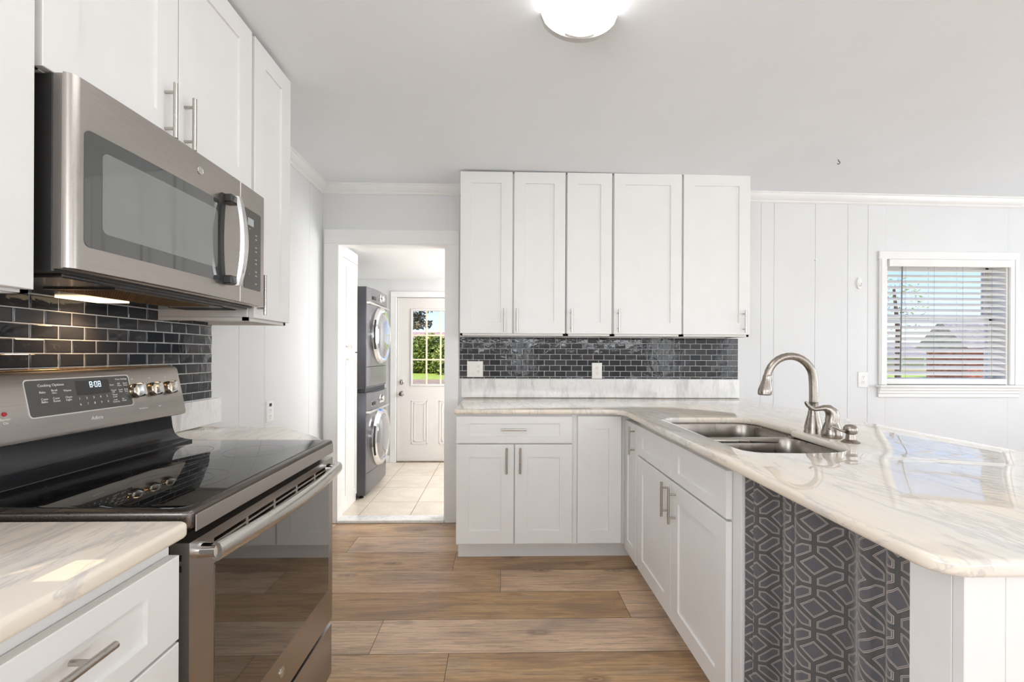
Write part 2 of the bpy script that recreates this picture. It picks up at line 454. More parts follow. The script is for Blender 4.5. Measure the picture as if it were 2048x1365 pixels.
# laundry tile floor
def lfloor():
    m = MB(); xs = [-.703-.4*i for i in range(4, -1, -1)]+[-.303+.4*i for i in range(4)]
    xs = [-1.104-.4*2, -1.104-.4, -1.104, -.705, -.305, .095, .495, .895]
    ys = [3.33, 3.745, 4.15, 4.555, 4.955, 5.2]
    for a, c in zip(xs, xs[1:]):
        for d, e_ in zip(ys, ys[1:]):
            m.box(a+.003, c-.003, d+.003, e_-.003, .0, .02, b=.0015)
    o = m.build('floor', 'ftile'); struct(o, 'beige square tile laundry floor', 'floor')
    MB().box(-2.0, .95, 3.432, 5.2, -.05, .018).build('grout', 'fgrout', o)
lfloor()

def wall_with_grooves(name, mat, boxes, grooves=(), plane=None, label=None):
    m = MB()
    for d in boxes: m.box(*d)
    o = m.build(name, mat); struct(o, label, 'wall'); return o
# back wall: doorway X -1.233..-.423 to z 2.10, window opening X 2.978..3.955, z 1.05..2.025
def panelled_back():
    T = .086
    m = MB()
    cuts = [-.32, .5, 1.3, 1.996, 2.098, 2.421, 2.678, 2.837, 4.12, 4.33, 4.62, 4.95, 5.32]
    def seg(x0, x1, z0, z1):
        # boards with 2 mm grooves
        xs = [x0]+[c for c in cuts if x0+.01 < c < x1-.01]+[x1]
        m.box(x0, x1, YB+.003, YB+T, z0, z1)
        for i, (a, c) in enumerate(zip(xs, xs[1:])):
            m.box(a+(.0012 if i else 0), c-(.0012 if i < len(xs)-2 else 0), YB, YB+.0031, z0, z1, b=.0008)
    seg(XL-.1, -1.233, 0, 2.62); seg(-1.233, -.423, 2.10, 2.62); seg(-.423, 2.978, 0, 2.62)
    seg(2.978, 3.955, 0, 1.05); seg(2.978, 3.955, 2.025, 2.62); seg(3.955, XR+.1, 0, 2.62)
    struct(m.build('wall_back', 'wall'), 'pale grey grooved back wall', 'wall')
    # the thicker outer wall layer on the dining side, past the laundry room
    m = MB()
    for d in ((.92, 2.978, 0, 2.62), (2.978, 3.955, 0, 1.05), (2.978, 3.955, 2.025, 2.62), (3.955, 5.4, 0, 2.62)): m.box(d[0], d[1], YB+T, YB+.16, d[2], d[3])
    struct(m.build('wall_back', 'wall'), 'outer layer of the back wall around the window', 'wall')
panelled_back()
def left_wall():
    m = MB(); ys = [-.1, .6, 1.4, 2.0, 2.296, 2.54, 3.12, YB]
    m.box(XL-.1, XL-.003, -.1, YB, 0, 2.62).box(XL-.1, XL, YR-.1, -1.8, 0, 2.62).box(XL-.1, XL, -1.8, -.1, 0, 1.02).box(XL-.1, XL, -1.8, -.1, 2.1, 2.62)  # the opening behind the camera is added for the left fill light
    for a, c in zip(ys, ys[1:]): m.box(XL-.0031, XL, a+.0012, c-.0012, 0, 2.62, b=.0008)
    struct(m.build('wall_left', 'wall'), 'pale grey grooved left wall', 'wall')
left_wall()
# right and rear walls of the dining room with openings, most of them made up for the fill lights
m = MB()
m.box(XR, XR+.1, YR-.1, -3.85, 0, 2.62).box(XR, XR+.1, -.95, .6, 0, 2.62).box(XR, XR+.1, 2.2, YB+.1, 0, 2.62).box(XR, XR+.1, -3.85, -.95, 0, .12).box(XR, XR+.1, -3.85, -.95, 2.12, 2.62).box(XR, XR+.1, .6, 2.2, 0, .8).box(XR, XR+.1, .6, 2.2, 2.0, 2.62)
struct(m.build('wall_right', 'wall'), 'pale grey right wall of the dining side', 'wall')
m = MB()
m.box(XL-.1, .32, YR-.1, YR, 0, 1.74).box(.32, .78, YR-.1, YR, 0, .55).box(.78, 4.6, YR-.1, YR, 0, 1.74).box(4.6, 5.2, YR-.1, YR, 0, .6).box(5.2, XR+.1, YR-.1, YR, 0, 1.74)
m.box(XL-.1, -1.2, YR-.1, YR, 1.74, 2.62).box(4.4, XR+.1, YR-.1, YR, 2.1, 2.62).box(4.4, 4.6, YR-.1, YR, 1.74, 2.1).box(5.2, XR+.1, YR-.1, YR, 1.74, 2.1).box(-1.2, 4.4, YR-.1, YR, 2.46, 2.62)
struct(m.build('wall_rear', 'wall'), 'pale grey rear wall behind the camera', 'wall')
# ceiling
m = MB()
xs = [XL-.1, -.3, XR+.1]
for a, c in zip(xs, xs[1:]):
    r0 = m.ring([(a, YR-.1, ceil_z(a)), (c, YR-.1, ceil_z(c)), (c, YB, ceil_z(c)), (a, YB, ceil_z(a))])
    r1 = m.ring([(a, YR-.1, 2.64), (c, YR-.1, 2.64), (c, YB, 2.64), (a, YB, 2.64)])
    m.bridge(r0, r1); m.cap(r0, True); m.cap(r1)
struct(m.build('ceiling', 'ceil'), 'white kitchen ceiling', 'ceiling')
# laundry shell
m = MB(); m.box(-2.02, -1.92, YB+.086, YF+.1, 0, 2.3); struct(m.build('wall_laundry_left', 'wall'), 'left wall of the laundry', 'wall')
m = MB(); m.box(.9, 1.0, YB+.16, YF+.1, 0, 2.3); struct(m.build('wall_laundry_right', 'wall'), 'right wall of the laundry', 'wall')
m = MB(); m.box(-2.0, -1.215, YF, YF+.12, 0, 2.3).box(-1.215, -.36, YF, YF+.12, 1.93, 2.3).box(-.36, .98, YF, YF+.12, 0, 2.3)
struct(m.build('wall_laundry_back', 'wall'), 'end wall of the laundry around the glazed door', 'wall')
m = MB(); m.box(-2.0, .98, YB+.086, YF+.1, 2.14, 2.3); struct(m.build('ceiling', 'trim'), 'low white laundry ceiling', 'ceiling')

# crown moulding
cp = [(0, 0), (.052, 0), (.052, -.008), (.046, -.012), (.040, -.030), (.022, -.050), (.014, -.056), (.014, -.064), (.006, -.072), (0, -.072)]
def crown(name, pts, closed=False):
    m = MB(); rings = []
    for (x, y), (dx, dy), zc in pts:
        rings.append(m.ring([(x+dx*a, y+dy*a, zc+b_) for a, b_ in cp]))
    for p, q in zip(rings, rings[1:]): m.bridge(p, q)
    m.cap(rings[0], True); m.cap(rings[-1])
    return struct(m.build(name, 'trim'), None, None)
crown('trim_1', [((XL, 2.062), (1, 0), ceil_z(XL)), ((XL, YB), (1, -1), ceil_z(XL)), ((-.287, YB), (0, -1), ceil_z(-.287))])
crown('trim_2', [((1.735, YB), (0, -1), ceil_z(1.735)), ((XR, YB), (0, -1), ceil_z(XR))])
# doorway casing and jambs
m = MB()
m.box(-1.334, -1.233, YB-.018, YB, 0, 2.10, b=.002).box(-.423, -.325, YB-.018, YB, 0, 2.10, b=.002).box(-1.334, -.325, YB-.019, YB, 2.10, 2.205, b=.002)
struct(m.build('trim_3', 'trim'), 'white casing around the doorway to the laundry', 'trim')
m = MB(); m.box(-1.236, -1.226, YB-.016, YB+.088, .02, 2.098).box(-.430, -.420, YB-.016, YB+.088, .02, 2.098).box(-1.226, -.430, YB-.016, YB+.088, 2.090, 2.102)
struct(m.build('trim_4', 'trim'), 'white door jamb lining', 'trim')
struct(MB().box(-1.226, -.43, 3.318, 3.432, .0, .022, b=.004).build('trim_5', 'splash'), 'white marble door sill', 'trim')
struct(MB().box(-.325, -.272, YB-.012, YB, 0, .085, b=.002).build('baseboard_back', 'trim'), None, None)

# exterior door
dr = bpy.data.objects.new('door_1', None); COL.objects.link(dr); dr.location = (-.785, YF, .02); struct(dr, 'white exterior door with nine glazed lites', 'door')
dx0, dx1, dz0, dz1 = -1.208, -.366, .028, 1.924
m = MB(); y0, y1 = YF+.012, YF+.052
gx0, gx1, gz0, gz1 = -1.035, -.545, .925, 1.775
m.box(dx0, gx0, y0, y1, dz0, dz1).box(gx1, dx1, y0, y1, dz0, dz1).box(gx0, gx1, y0, y1, dz0, gz0).box(gx0, gx1, y0, y1, gz1, dz1)
o = m.build('door_slab', 'extdoor', dr, smooth=False)
m = MB()
for a in (-1.042, -.720):
    b_ = a+.183
    for (i, j) in ((0, .014), (.03, .038)):
        m.box(a+i, b_-i, y0-.004, y0+.001, .228+i, .238+i).box(a+i, b_-i, y0-.004, y0+.001, .722-i, .732-i).box(a+i, a+i+.008, y0-.004, y0+.001, .23+i, .73-i).box(b_-i-.008, b_-i, y0-.004, y0+.001, .23+i, .73-i)
m.build('raised_panel', 'extdoor', dr, smooth=False)
m = MB(); f = .018
m.box(gx0-.018, gx1+.018, y0-.010, y0+.002, gz0-.022, gz0, b=.002).box(gx0-.018, gx1+.018, y0-.010, y0+.002, gz1, gz1+.022, b=.002).box(gx0-.018, gx0, y0-.010, y0+.002, gz0, gz1, b=.002).box(gx1, gx1+.018, y0-.010, y0+.002, gz0, gz1, b=.002)
m.build('glazing_frame', 'extdoor', dr)
m = MB()
for i in (1, 2):
    x = gx0+(gx1-gx0)*i/3; m.box(x-.009, x+.009, y0-.004, y0+.02, gz0, gz1, b=.002)
    z = gz0+(gz1-gz0)*i/3; m.box(gx0, gx1, y0-.003, y0+.019, z-.009, z+.009, b=.002)
m.build('muntin', 'cream', dr)
bx('pane', 'glass', dr, gx0, gx1, y0+.022, y0+.026, gz0, gz1)
m = MB().lathe((-1.155, y0, .813), (0, -1, 0), [(.030, 0), (.030, .005), (.012, .010), (.012, .025), (.024, .035), (.026, .045), (.020, .056), (.0, .059)]); m.build('door_knob', 'nickel', dr)
m = MB().lathe((-1.155, y0, .946), (0, -1, 0), [(.030, 0), (.030, .006), (.020, .012), (.020, .016), (.0, .017)]).box(-1.160, -1.150, y0-.030, y0-.014, .930, .962, b=.002); m.build('deadbolt', 'nickel', dr)
m = MB(); m.box(-1.283, -1.211, YF-.016, YF, .02, 1.93, b=.003).box(-.363, -.29, YF-.016, YF, .02, 1.93, b=.003).box(-1.283, -.29, YF-.016, YF, 1.93, 1.995, b=.003)
struct(m.build('trim_6', 'trim'), 'white casing around the exterior door', 'trim')
struct(MB().box(-1.211, -.363, YF-.01, YF+.1, .012, .03, b=.003).build('trim_7', 'bark'), 'brown threshold of the exterior door', 'trim')
struct(MB().box(-1.92, -1.283, YF-.014, YF, .02, .10, b=.003).build('baseboard_laundry', 'trim'), None, None)

# ------------------------------------------------------------------ cabinets
def door(parent, o, u, nrm, w, h, pull=None, ru=.078, rv=None, name='door', t=.02):
    d = MB().shaker(o, u, nrm, w, h, ru, rv, t).build(name, 'cab', parent, smooth=False)
    if pull:
        MB().pull(pull[0], pull[1], nrm).build('handle', 'nickel', d)
    return d
EX, EY, NX, NY = (1, 0, 0), (0, 1, 0), (-1, 0, 0), (0, -1, 0)

# back wall uppers
def upper(label, x0, x1, doors):
    t = thing('wall_cabinet', label, 'cabinet', ((x0+x1)/2, 3.2, 1.405), 'upper cabinets on the back wall')
    m = MB(); m.box(x0, x1, 3.052, YB-.001, 1.418, 2.526)
    m.box(x0, x1, 3.052, 3.07, 1.403, 1.42).box(x0, x0+.016, 3.052, YB-.001, 1.403, 1.42).box(x1-.016, x1, 3.052, YB-.001, 1.403, 1.42)
    m.build('body', 'cabside', t, smooth=False)
    for a, c, px in doors:
        door(t, (a, 3.050, 1.417), EX, NY, c-a, 2.531-1.417, ((px, 3.03, 1.428), (px, 3.03, 1.588)))
upper('double-door white wall cabinet nearest the doorway, above the switch plate', -.287, .442, [(-.287, .072, .020), (.083, .438, .104)])
upper('narrowest single-door white wall cabinet, middle of the back wall row', .446, .768, [(.451, .762, .479)])
upper('wide white wall cabinet with its pull at lower left, second from right', .771, 1.254, [(.777, 1.250, .806)])
upper('rightmost white wall cabinet with its pull at lower right, beside bare wall', 1.257, 1.735, [(1.263, 1.732, 1.686)])

# back wall base cabinets
t = thing('base_cabinet', 'white base cabinet with one drawer over two doors, beside the doorway', 'cabinet', (.08, 3.0, 0))
m = MB(); m.box(-.267, .440, 2.653, YB-.001, .125, .913).box(-.267, .440, 2.770, 2.79, 0, .126).box(-.267, -.25, 2.791, YB-.02, 0, .126)
m.build('body', 'cabside', t, smooth=False)
door(t, (-.267, 2.650, .741), EX, NY, .694, .161, ((-.002, 2.63, .825), (.150, 2.63, .825)), .076, .043, 'drawer')
door(t, (-.267, 2.650, .139), EX, NY, .343, .594, ((.033, 2.63, .563), (.033, 2.63, .717)), .076)
door(t, (.083, 2.650, .139), EX, NY, .344, .594, ((.114, 2.63, .563), (.114, 2.63, .717)), .076)
t = thing('corner_cabinet', 'white corner base cabinet with folding blank doors and a tall pull', 'cabinet', (.75, 2.8, 0))
m = MB(); m.box(.4402, .80, 2.655, YB-.001, .125, .913).box(.79, 1.40, 2.41, YB-.001, .125, .913)
m.box(.4402, .84, 2.770, 2.79, 0, .126).box(.82, .84, 2.41, 2.77, 0, .126)
m.build('body', 'cabside', t, smooth=False)
door(t, (.460, 2.650, .139), EX, NY, .263, .764, None, .076)
door(t, (.765, 2.632, .108), (0, -1, 0), NX, .222, .776, ((.745, 2.444, .714), (.745, 2.444, .870)), .055, .075)
# sink base in the peninsula
t = thing('sink_cabinet', 'white sink base cabinet with two false drawers over two doors', 'cabinet', (1.1, 1.9, 0))
m = MB(); m.box(.767, .80, 1.402, 2.406, .112, .913).box(.80, 1.42, 1.402, 1.42, .112, .913).box(.80, 1.42, 2.388, 2.406, .112, .913).box(1.40, 1.42, 1.42, 2.388, .112, .913).box(.8, 1.42, 1.402, 2.406, .112, .13)
m.box(.82, .84, 1.402, 2.406, 0, .112)
m.build('body', 'cabside', t, smooth=False)
door(t, (.765, 2.385, .729), (0, -1, 0), NX, .470, .158, None, .075, .042, 'drawer')
door(t, (.765, 1.911, .729), (0, -1, 0), NX, .474, .160, None, .075, .042, 'drawer')
door(t, (.765, 2.385, .110), (0, -1, 0), NX, .470, .610, ((.745, 1.943, .553), (.745, 1.943, .706)), .075)
door(t, (.765, 1.911, .110), (0, -1, 0), NX, .474, .610, ((.745, 1.861, .550), (.745, 1.861, .702)), .075)
# filler panel between sink base and curtain
t = thing('filler_panel', 'narrow white upright filler panel between the sink doors and curtain', 'panel', (.8, 1.37, 0))
MB().box(.757, .776, 1.368, 1.401, 0, .914, b=.001).build('stile', 'cab', t, smooth=False)
MB().box(.7765, 1.40, 1.384, 1.401, 0, .914, b=.001).build('side_panel', 'cabside', t, smooth=False)
# end panel of the peninsula
t = thing('end_panel', 'white end panel under the near end of the peninsula counter', 'panel', (1.1, .75, 0))
MB().box(.757, .84, .7205, .797, 0, .914, b=.001).build('side_board', 'cab', t, smooth=False)
MB().box(.757, .8265, .700, .7193, 0, .914, b=.001).build('corner_board', 'cab', t, smooth=False)
MB().box(.8275, 1.60, .700, .7193, 0, .914, b=.001).build('front_board', 'cab', t, smooth=False)
MB().box(1.58, 1.60, .72, 2.40, 0, .914).build('rear_board', 'cabside', t, smooth=False)

# left uppers
def lupper(label, y0, y1, z0, z1, doors):
    t = thing('wall_cabinet', label, 'cabinet', (-1.18, (y0+y1)/2, z0), 'upper cabinets on the left wall')
    m = MB(); m.box(XL+.001, -1.002, y0, y1, z0+.013, z1)
    m.box(-1.02, -1.002, y0, y1, z0, z0+.014).box(XL+.001, -1.002, y0, y0+.016, z0, z0+.014).box(XL+.001, -1.002, y1-.016, y1, z0, z0+.014)
    m.build('body', 'cabside', t, smooth=False)
    for a, c, py, zb, zt in doors:
        door(t, (-1.0, a, z0+.006 if zb is None else zb), EY, EX, c-a, 2.528-(z0+.006 if zb is None else zb), ((-.98, py, zt[0]), (-.98, py, zt[1])) if py else None, .080)
lupper('white wall cabinet left of the microwave, cut off by the photo edge', .46, .955, 1.395, 2.528, [(.463, .946, .49, 1.402, (1.42, 1.58))])
lupper('short two-door white wall cabinet directly above the microwave', .957, 1.752, 1.8805, 2.528, [(.961, 1.353, 1.302, 1.8825, (1.896, 2.056)), (1.357, 1.745, 1.381, 1.8825, (1.896, 2.056))])
lupper('tall narrow white wall cabinet right of the microwave', 1.754, 2.062, 1.400, 2.528, [(1.766, 2.06, 1.790, 1.412, (1.425, 1.585))])
# left base: drawer cabinet near
t = thing('drawer_cabinet', 'white drawer base cabinet left of the range, in the near corner', 'cabinet', (-1.0, .55, 0))
m = MB(); m.box(XL+.002, -.643, .30, .868, .11, .913).box(XL+.002, -.72, .30, .868, 0, .112); m.build('body', 'cabside', t, smooth=False)
door(t, (-.640, .305, .718), EY, EX, .560, .162, ((-.62, .455, .822), (-.62, .690, .822)), .076, .040, 'drawer')
door(t, (-.640, .305, .415), EY, EX, .560, .297, ((-.62, .475, .56), (-.62, .690, .56)), .076, .06, 'drawer')
door(t, (-.640, .305, .115), EY, EX, .560, .292, ((-.62, .475, .26), (-.62, .690, .26)), .076, .06, 'drawer')
t = thing('base_cabinet', 'small angled white base cabinet beyond the range', 'cabinet', (-1.1, 1.8, 0))
MB().prism([(XL+.002, 1.662), (-.70, 1.662), (-.96, 1.965), (XL+.002, 1.975)], 2, 0, .913).build('body', 'cabside', t, smooth=False)

# ------------------------------------------------------------------ countertops
def arc(cx, cy, r, a0, a1, n=8): return [(cx+r*math.cos(math.radians(a0+(a1-a0)*i/n)), cy+r*math.sin(math.radians(a0+(a1-a0)*i/n))) for i in range(n+1)]
hole = []
hole += [(.828, 1.60), (.832, 1.53)] + arc(.895, 1.525, .062, 190, 262, 6) + [(1.0, 1.455), (1.10, 1.462)]
hole += [(1.16, 1.477), (1.205, 1.505), (1.232, 1.56), (1.247, 1.64), (1.256, 1.74), (1.262, 1.83), (1.266, 1.892), (1.292, 1.905), (1.293, 2.0)]
hole += [(1.293, 2.19)] + arc(1.215, 2.195, .078, 0, 90, 7) + [(1.09, 2.275)] + arc(.915, 2.190, .083, 92, 176, 7) + [(.829, 1.95), (.828, 1.78)]
outer = [(-.283, 2.640)] + arc(-.262, 2.628, .02, 190, 262, 4) + [(.0, 2.608), (.40, 2.608)] + list(reversed(arc(.62, 2.51, .098, 8, 88, 8))) + [(.716, 2.2), (.712, 1.8), (.706, 1.2), (.702, .80)] + arc(.755, .735, .055, 182, 268, 8) + [(.92, .680), (1.3, .679), (1.72, .679)] + arc(1.74, .735, .056, 275, 355, 6) + [(1.80, 1.2), (1.81, 2.2), (1.822, 3.0), (1.824, YB-.002), (-.283, YB-.002)]
def clean(p):
    out = []
    for q in p:
        if not out or (Vector(q)-Vector(out[-1])).length > .002: out.append(q)
    return out
ct = MB().slab(clean(outer), [clean(hole)], .915, .945, .011).build('countertop', 'marble')
tag(ct, 'L-shaped white marble countertop with the sink cutout', 'countertop')
ct2 = MB().slab([(XL+.003, -.4), (-.602, -.4), (-.602, .85)] + arc(-.622, .853, .02, 0, 90, 4) + [(XL+.003, .873)], [], .915, .945, .009).build('countertop', 'marble')
tag(ct2, 'short white marble countertop in the near left corner, before the range', 'countertop')
ct3 = MB().slab([(XL+.003, 1.665), (-.665, 1.665), (-.69, 1.71), (-.925, 1.965), (-.96, 1.985), (XL+.003, 1.992)], [], .915, .945, .009).build('countertop', 'marble')
tag(ct3, 'small angled marble countertop between the range and the left wall', 'countertop')
t_ = MB().box(-.302, 1.822, YB-.021, YB-.001, .9455, 1.087, b=.0015).build('marble_backsplash', 'splash')
tag(t_, 'long white marble upstand strip below the back tiles', 'backsplash')
t_ = MB().box(XL+.001, XL+.021, 1.665, 2.125, .9455, 1.060, b=.0015).build('marble_backsplash', 'splash')
tag(t_, 'short marble upstand strip on the left wall beside the range', 'backsplash')

def tiles(name, u0, u1, z0, z1, place, label, du=.0830, dz=.0425, shift=0):
    th = thing(name, label, 'backsplash', place(u0, z0, 0))
    m = MB(); rnd = []; row = 0; z = z1; g = .0017
    bm = m.bm
    while z > z0+.004:
        zb = max(z-dz, z0); off = (du/2 if row % 2 else 0)+shift
        u = u0-off-du
        while u < u1:
            a = max(u, u0); c = min(u+du, u1)
            if c-a > .006:
                t_h = .0062; b = .0022
                nb = len(bm.faces)
                r0 = m.ring([place(x, zz, .0006) for x, zz in ((a+g, zb+g), (c-g, zb+g), (c-g, z-g), (a+g, z-g))])
                # slight random tilt of every glass tile
                tl = [random.uniform(-.00035, .00035) for _ in range(4)]
                r1 = m.ring([place(x, zz, t_h-b*.6) for x, zz in ((a+g, zb+g), (c-g, zb+g), (c-g, z-g), (a+g, z-g))])
                r2 = m.ring([place(x, zz, t_h+tl[i]) for i, (x, zz) in enumerate(((a+g+b, zb+g+b), (c-g-b, zb+g+b), (c-g-b, z-g-b), (a+g+b, z-g-b)))])
                m.bridge(r0, r1); m.bridge(r1, r2); m.cap(r2); m.cap(r0, True)
                rnd += [random.random()]*(len(bm.faces)-nb)
            u += du
        z -= dz; row += 1
    m.build('tile_field', 'tile', th, smooth=False, attr=rnd)
    p0 = place(u0, z0, .0002); p1 = place(u1, z1, .0034)
    MB().box(min(p0[0], p1[0]), max(p0[0], p1[0]), min(p0[1], p1[1]), max(p0[1], p1[1]), z0, z1).build('grout', 'grout', th)
tiles('tile_backsplash', -.318, 1.818, 1.0885, 1.402, lambda u, z, d: (u, YB-d, z), 'dark slate subway tile backsplash below the back wall cabinets', shift=.02)
tiles('tile_backsplash', .30, 2.077, 1.064, 1.438, lambda u, z, d: (XL+d, u, z), 'dark slate subway tile backsplash behind the range on the left wall', shift=.01)

# ------------------------------------------------------------------ microwave
def word(txt, size, mat4, name, parent, mat='ink'):
    return MB().text(txt, size, mat4).build(name, mat, parent, smooth=False)
mw = thing('microwave', 'stainless over-the-range microwave with black glass door', 'microwave', (-1.15, 1.36, 1.44))
y0, y1, z0, z1 = .975, 1.750, 1.455, 1.8795
MB().box(XL+.002, -.976, y0+.004, y1-.004, 1.446, z1, b=.003).build('body', 'dark', mw)
MB().box(-.9755, -.953, y0+.002, y1-.002, z0-.002, z1, b=.002).build('rear_frame', 'steel', mw)
# door with a rounded near edge, and a bowed front
def mwfront(name, ya, yb, mat, roundnear):
    m = MB(); n = 24; pts = []
    def xf(y): s = (y-y0)/(y1-y0); return -.934+.010*(1-(2*s-1)**2)
    pts.append((-.952, ya))
    if roundnear:
        pts += [(-.9515, ya)]+[(xf(ya+.02)-.016+.016*math.sin(a), ya+.020-.020*math.cos(a)) for a in [PI/2*i/6 for i in range(1, 7)]]
        ys = ya+.02
    else: pts.append((xf(ya)-.002, ya)); ys = ya+.002
    for i in range(n+1):
        y = ys+(yb-.002-ys)*i/n; pts.append((xf(y), y))
    pts += [(xf(yb)-.004, yb), (-.952, yb)]
    m.prism(pts, 2, z0, z1); return m.build(name, mat, mw)
dm = mwfront('door', y0, 1.5815, 'steel', True)
mwfront('control_side', 1.5835, y1, 'steel', False)
def rrect(y0_, y1_, z0_, z1_, r, n=5):
    o = []
    for cy, cz, a in ((y1_-r, z0_+r, -90), (y1_-r, z1_-r, 0), (y0_+r, z1_-r, 90), (y0_+r, z0_+r, 180)):
        for i in range(n+1):
            t = math.radians(a+90*i/n); o.append((cy+r*math.cos(t), cz+r*math.sin(t)))
    return o
def curved_plate(y0_, y1_, za, zb, d0, d1, r=.015):
    """plate following the bowed microwave face"""
    def xf(y): s = (y-y0)/(y1-y0); return -.934+.010*(1-(2*s-1)**2)
    m = MB(); n = 20
    rows = []
    us = [(1-math.cos(PI/2*i/6))*r/(y1_-y0_) for i in range(7)]; us = us+[us[-1]+(1-2*us[-1])*i/12 for i in range(1, 12)]+[1-u for u in reversed(us)]
    for u in us:
        y = y0_+(y1_-y0_)*u
        e = 0
        for q in (y-y0_, y1_-y):
            if q < r: e = max(e, r-math.sqrt(max(0, r*r-(r-q)**2)))
        rows.append(m.ring([(xf(y)+d0, y, za+e), (xf(y)+d1, y, za+e), (xf(y)+d1, y, zb-e), (xf(y)+d0, y, zb-e)]))
    for a, b in zip(rows, rows[1:]): m.bridge(a, b)
    m.cap(rows[0], True); m.cap(rows[-1]); return m
curved_plate(1.004, 1.475, 1.508, 1.772, -.003, .0012).build('window_glass', 'mwglass', dm, smooth=False)
MT['mwmesh'] = plain('microwave_window_mesh', (.17, .18, .175), .06, spec=1.0, coat=1)
curved_plate(1.046, 1.452, 1.548, 1.738, 0, .0016).build('window_mesh', 'mwmesh', dm, smooth=False)
# handle
hd = MB(); n = 16; rings = []
for i in range(n+1):
    s_ = i/n; z = 1.500+.302*s_; bow = 1-(2*s_-1)**2
    xo = -.889+.021*bow; w = .0105+.006*bow
    rings.append(hd.ring([(xo-.010, 1.515-w, z), (xo+.001, 1.515-w*.75, z), (xo+.004, 1.515, z), (xo+.001, 1.515+w*.75, z), (xo-.010, 1.515+w, z), (xo-.015, 1.515, z)]))
for a, b in zip(rings, rings[1:]): hd.bridge(a, b)
hd.cap(rings[0], True); hd.cap(rings[-1])
h = hd.build('handle', 'chromesoft', mw)
m = MB().box(-.928, -.893, 1.475, 1.520, 1.772, 1.800, b=.004).box(-.928, -.893, 1.475, 1.520, 1.502, 1.530, b=.004)
rr = []
for i in range(n+1):
    s_ = i/n; z = 1.500+.300*s_; bow = 1-(2*s_-1)**2
    rr.append(m.ring([(-.929, 1.470-.014*bow, z), (-.918, 1.470-.014*bow, z), (-.918, 1.489-.012*bow, z), (-.929, 1.489-.012*bow, z)]))
for a, b in zip(rr, rr[1:]): m.bridge(a, b)
m.cap(rr[0], True); m.cap(rr[-1]); m.build('bracket', 'dark', h)
kp = curved_plate(1.605, 1.722, 1.508, 1.800, -.002, .0012, .008).build('keypad', 'panelglass', mw, smooth=False)
curved_plate(1.628, 1.668, 1.742, 1.769, 0, .0018, .001).build('display', 'lcd', kp, smooth=False)
z = 1.728
fx = lambda y: -.934+.010*(1-(2*(y-y0)/(y1-y0)-1)**2)+.0013
rt = ['Popcorn', 'Cook', 'Reheat', '1 2 3', '4 5 6', '7 8 9', '0', 'Power', 'Timer', 'Vent', 'Light', 'Defrost', 'Start', 'Off']
for i, w in enumerate(rt):
    word(w, .0088, Matrix(((0, 0, 1, fx(1.65)), (1, 0, 0, 1.615), (0, 1, 0, z), (0, 0, 0, 1))), 'key_label', kp)
    if i % 3: word('Add', .007, Matrix(((0, 0, 1, fx(1.69)), (1, 0, 0, 1.680), (0, 1, 0, z), (0, 0, 0, 1))), 'key_label', kp)
    z -= .0152
def badge(parent, c, nrm, r):
    bd = MB().lathe(c, nrm, [(r, 0), (r, .0016), (r*.93, .0022), (r*.86, .0016), (0, .0016)], 28).build('emblem', 'steel2', parent)
    MB().text('GE', r*.95, Matrix(((0, 0, 1, c[0]+.0016), (1, 0, 0, c[1]-r*.62), (0, 1, 0, c[2]-r*.34), (0, 0, 0, 1)))).build('monogram', 'chromesoft', bd, smooth=False)
badge(mw, (fx(1.368)-.001, 1.368, 1.830), (1, 0, 0), .0125)
# underside
MB().box(XL+.03, -.980, y0+.03, y1-.03, 1.438, 1.447, b=.002).build('base_plate', 'darkgloss', mw)
m = MB().box(-1.180, -.998, 1.16, 1.60, 1.4340, 1.4385)
fl = m.build('grease_filter', 'bronze', mw)
m = MB()
for i in range(22):
    for j in range(46):
        x = -1.168+i*.0072; y = 1.185+j*.0080
        m.box(x, x+.0042, y, y+.0050, 1.4326, 1.4343)
m.build('filter_mesh', 'filter', fl, smooth=False)
MB().box(-1.325, -1.222, 1.335, 1.475, 1.4335, 1.4385, b=.001).build('lamp_lens', 'lamp', mw)
sp_ = bpy.data.lights.new('hood_lamp', 'SPOT'); so_ = bpy.data.objects.new('hood_lamp', sp_); COL.objects.link(so_)
so_.location = (-1.265, 1.40, 1.430); so_.rotation_euler = V(-.11, -.03, -.30).to_track_quat('-Z', 'Y').to_euler(); sp_.energy = 6; sp_.color = (1, .62, .32); sp_.spot_size = math.radians(115); sp_.spot_blend = .6; sp_.shadow_soft_size = .05
m = MB()
for k in range(6): m.box(-1.21+.0, -1.02, 1.625+k*.016, 1.633+k*.016, 1.4355, 1.4385)
m.build('vent_slots', 'black', mw)

# ------------------------------------------------------------------ range
rg = thing('range', 'freestanding slate stainless electric range with black glass cooktop', 'range', (-.98, 1.273, 0))
ya, yb = .896, 1.652
MB().box(-1.31, -.668, ya+.003, yb-.003, .04, .914).box(-1.25, -.72, ya+.03, yb-.03, 0, .04).build('body', 'bronze', rg, smooth=False)
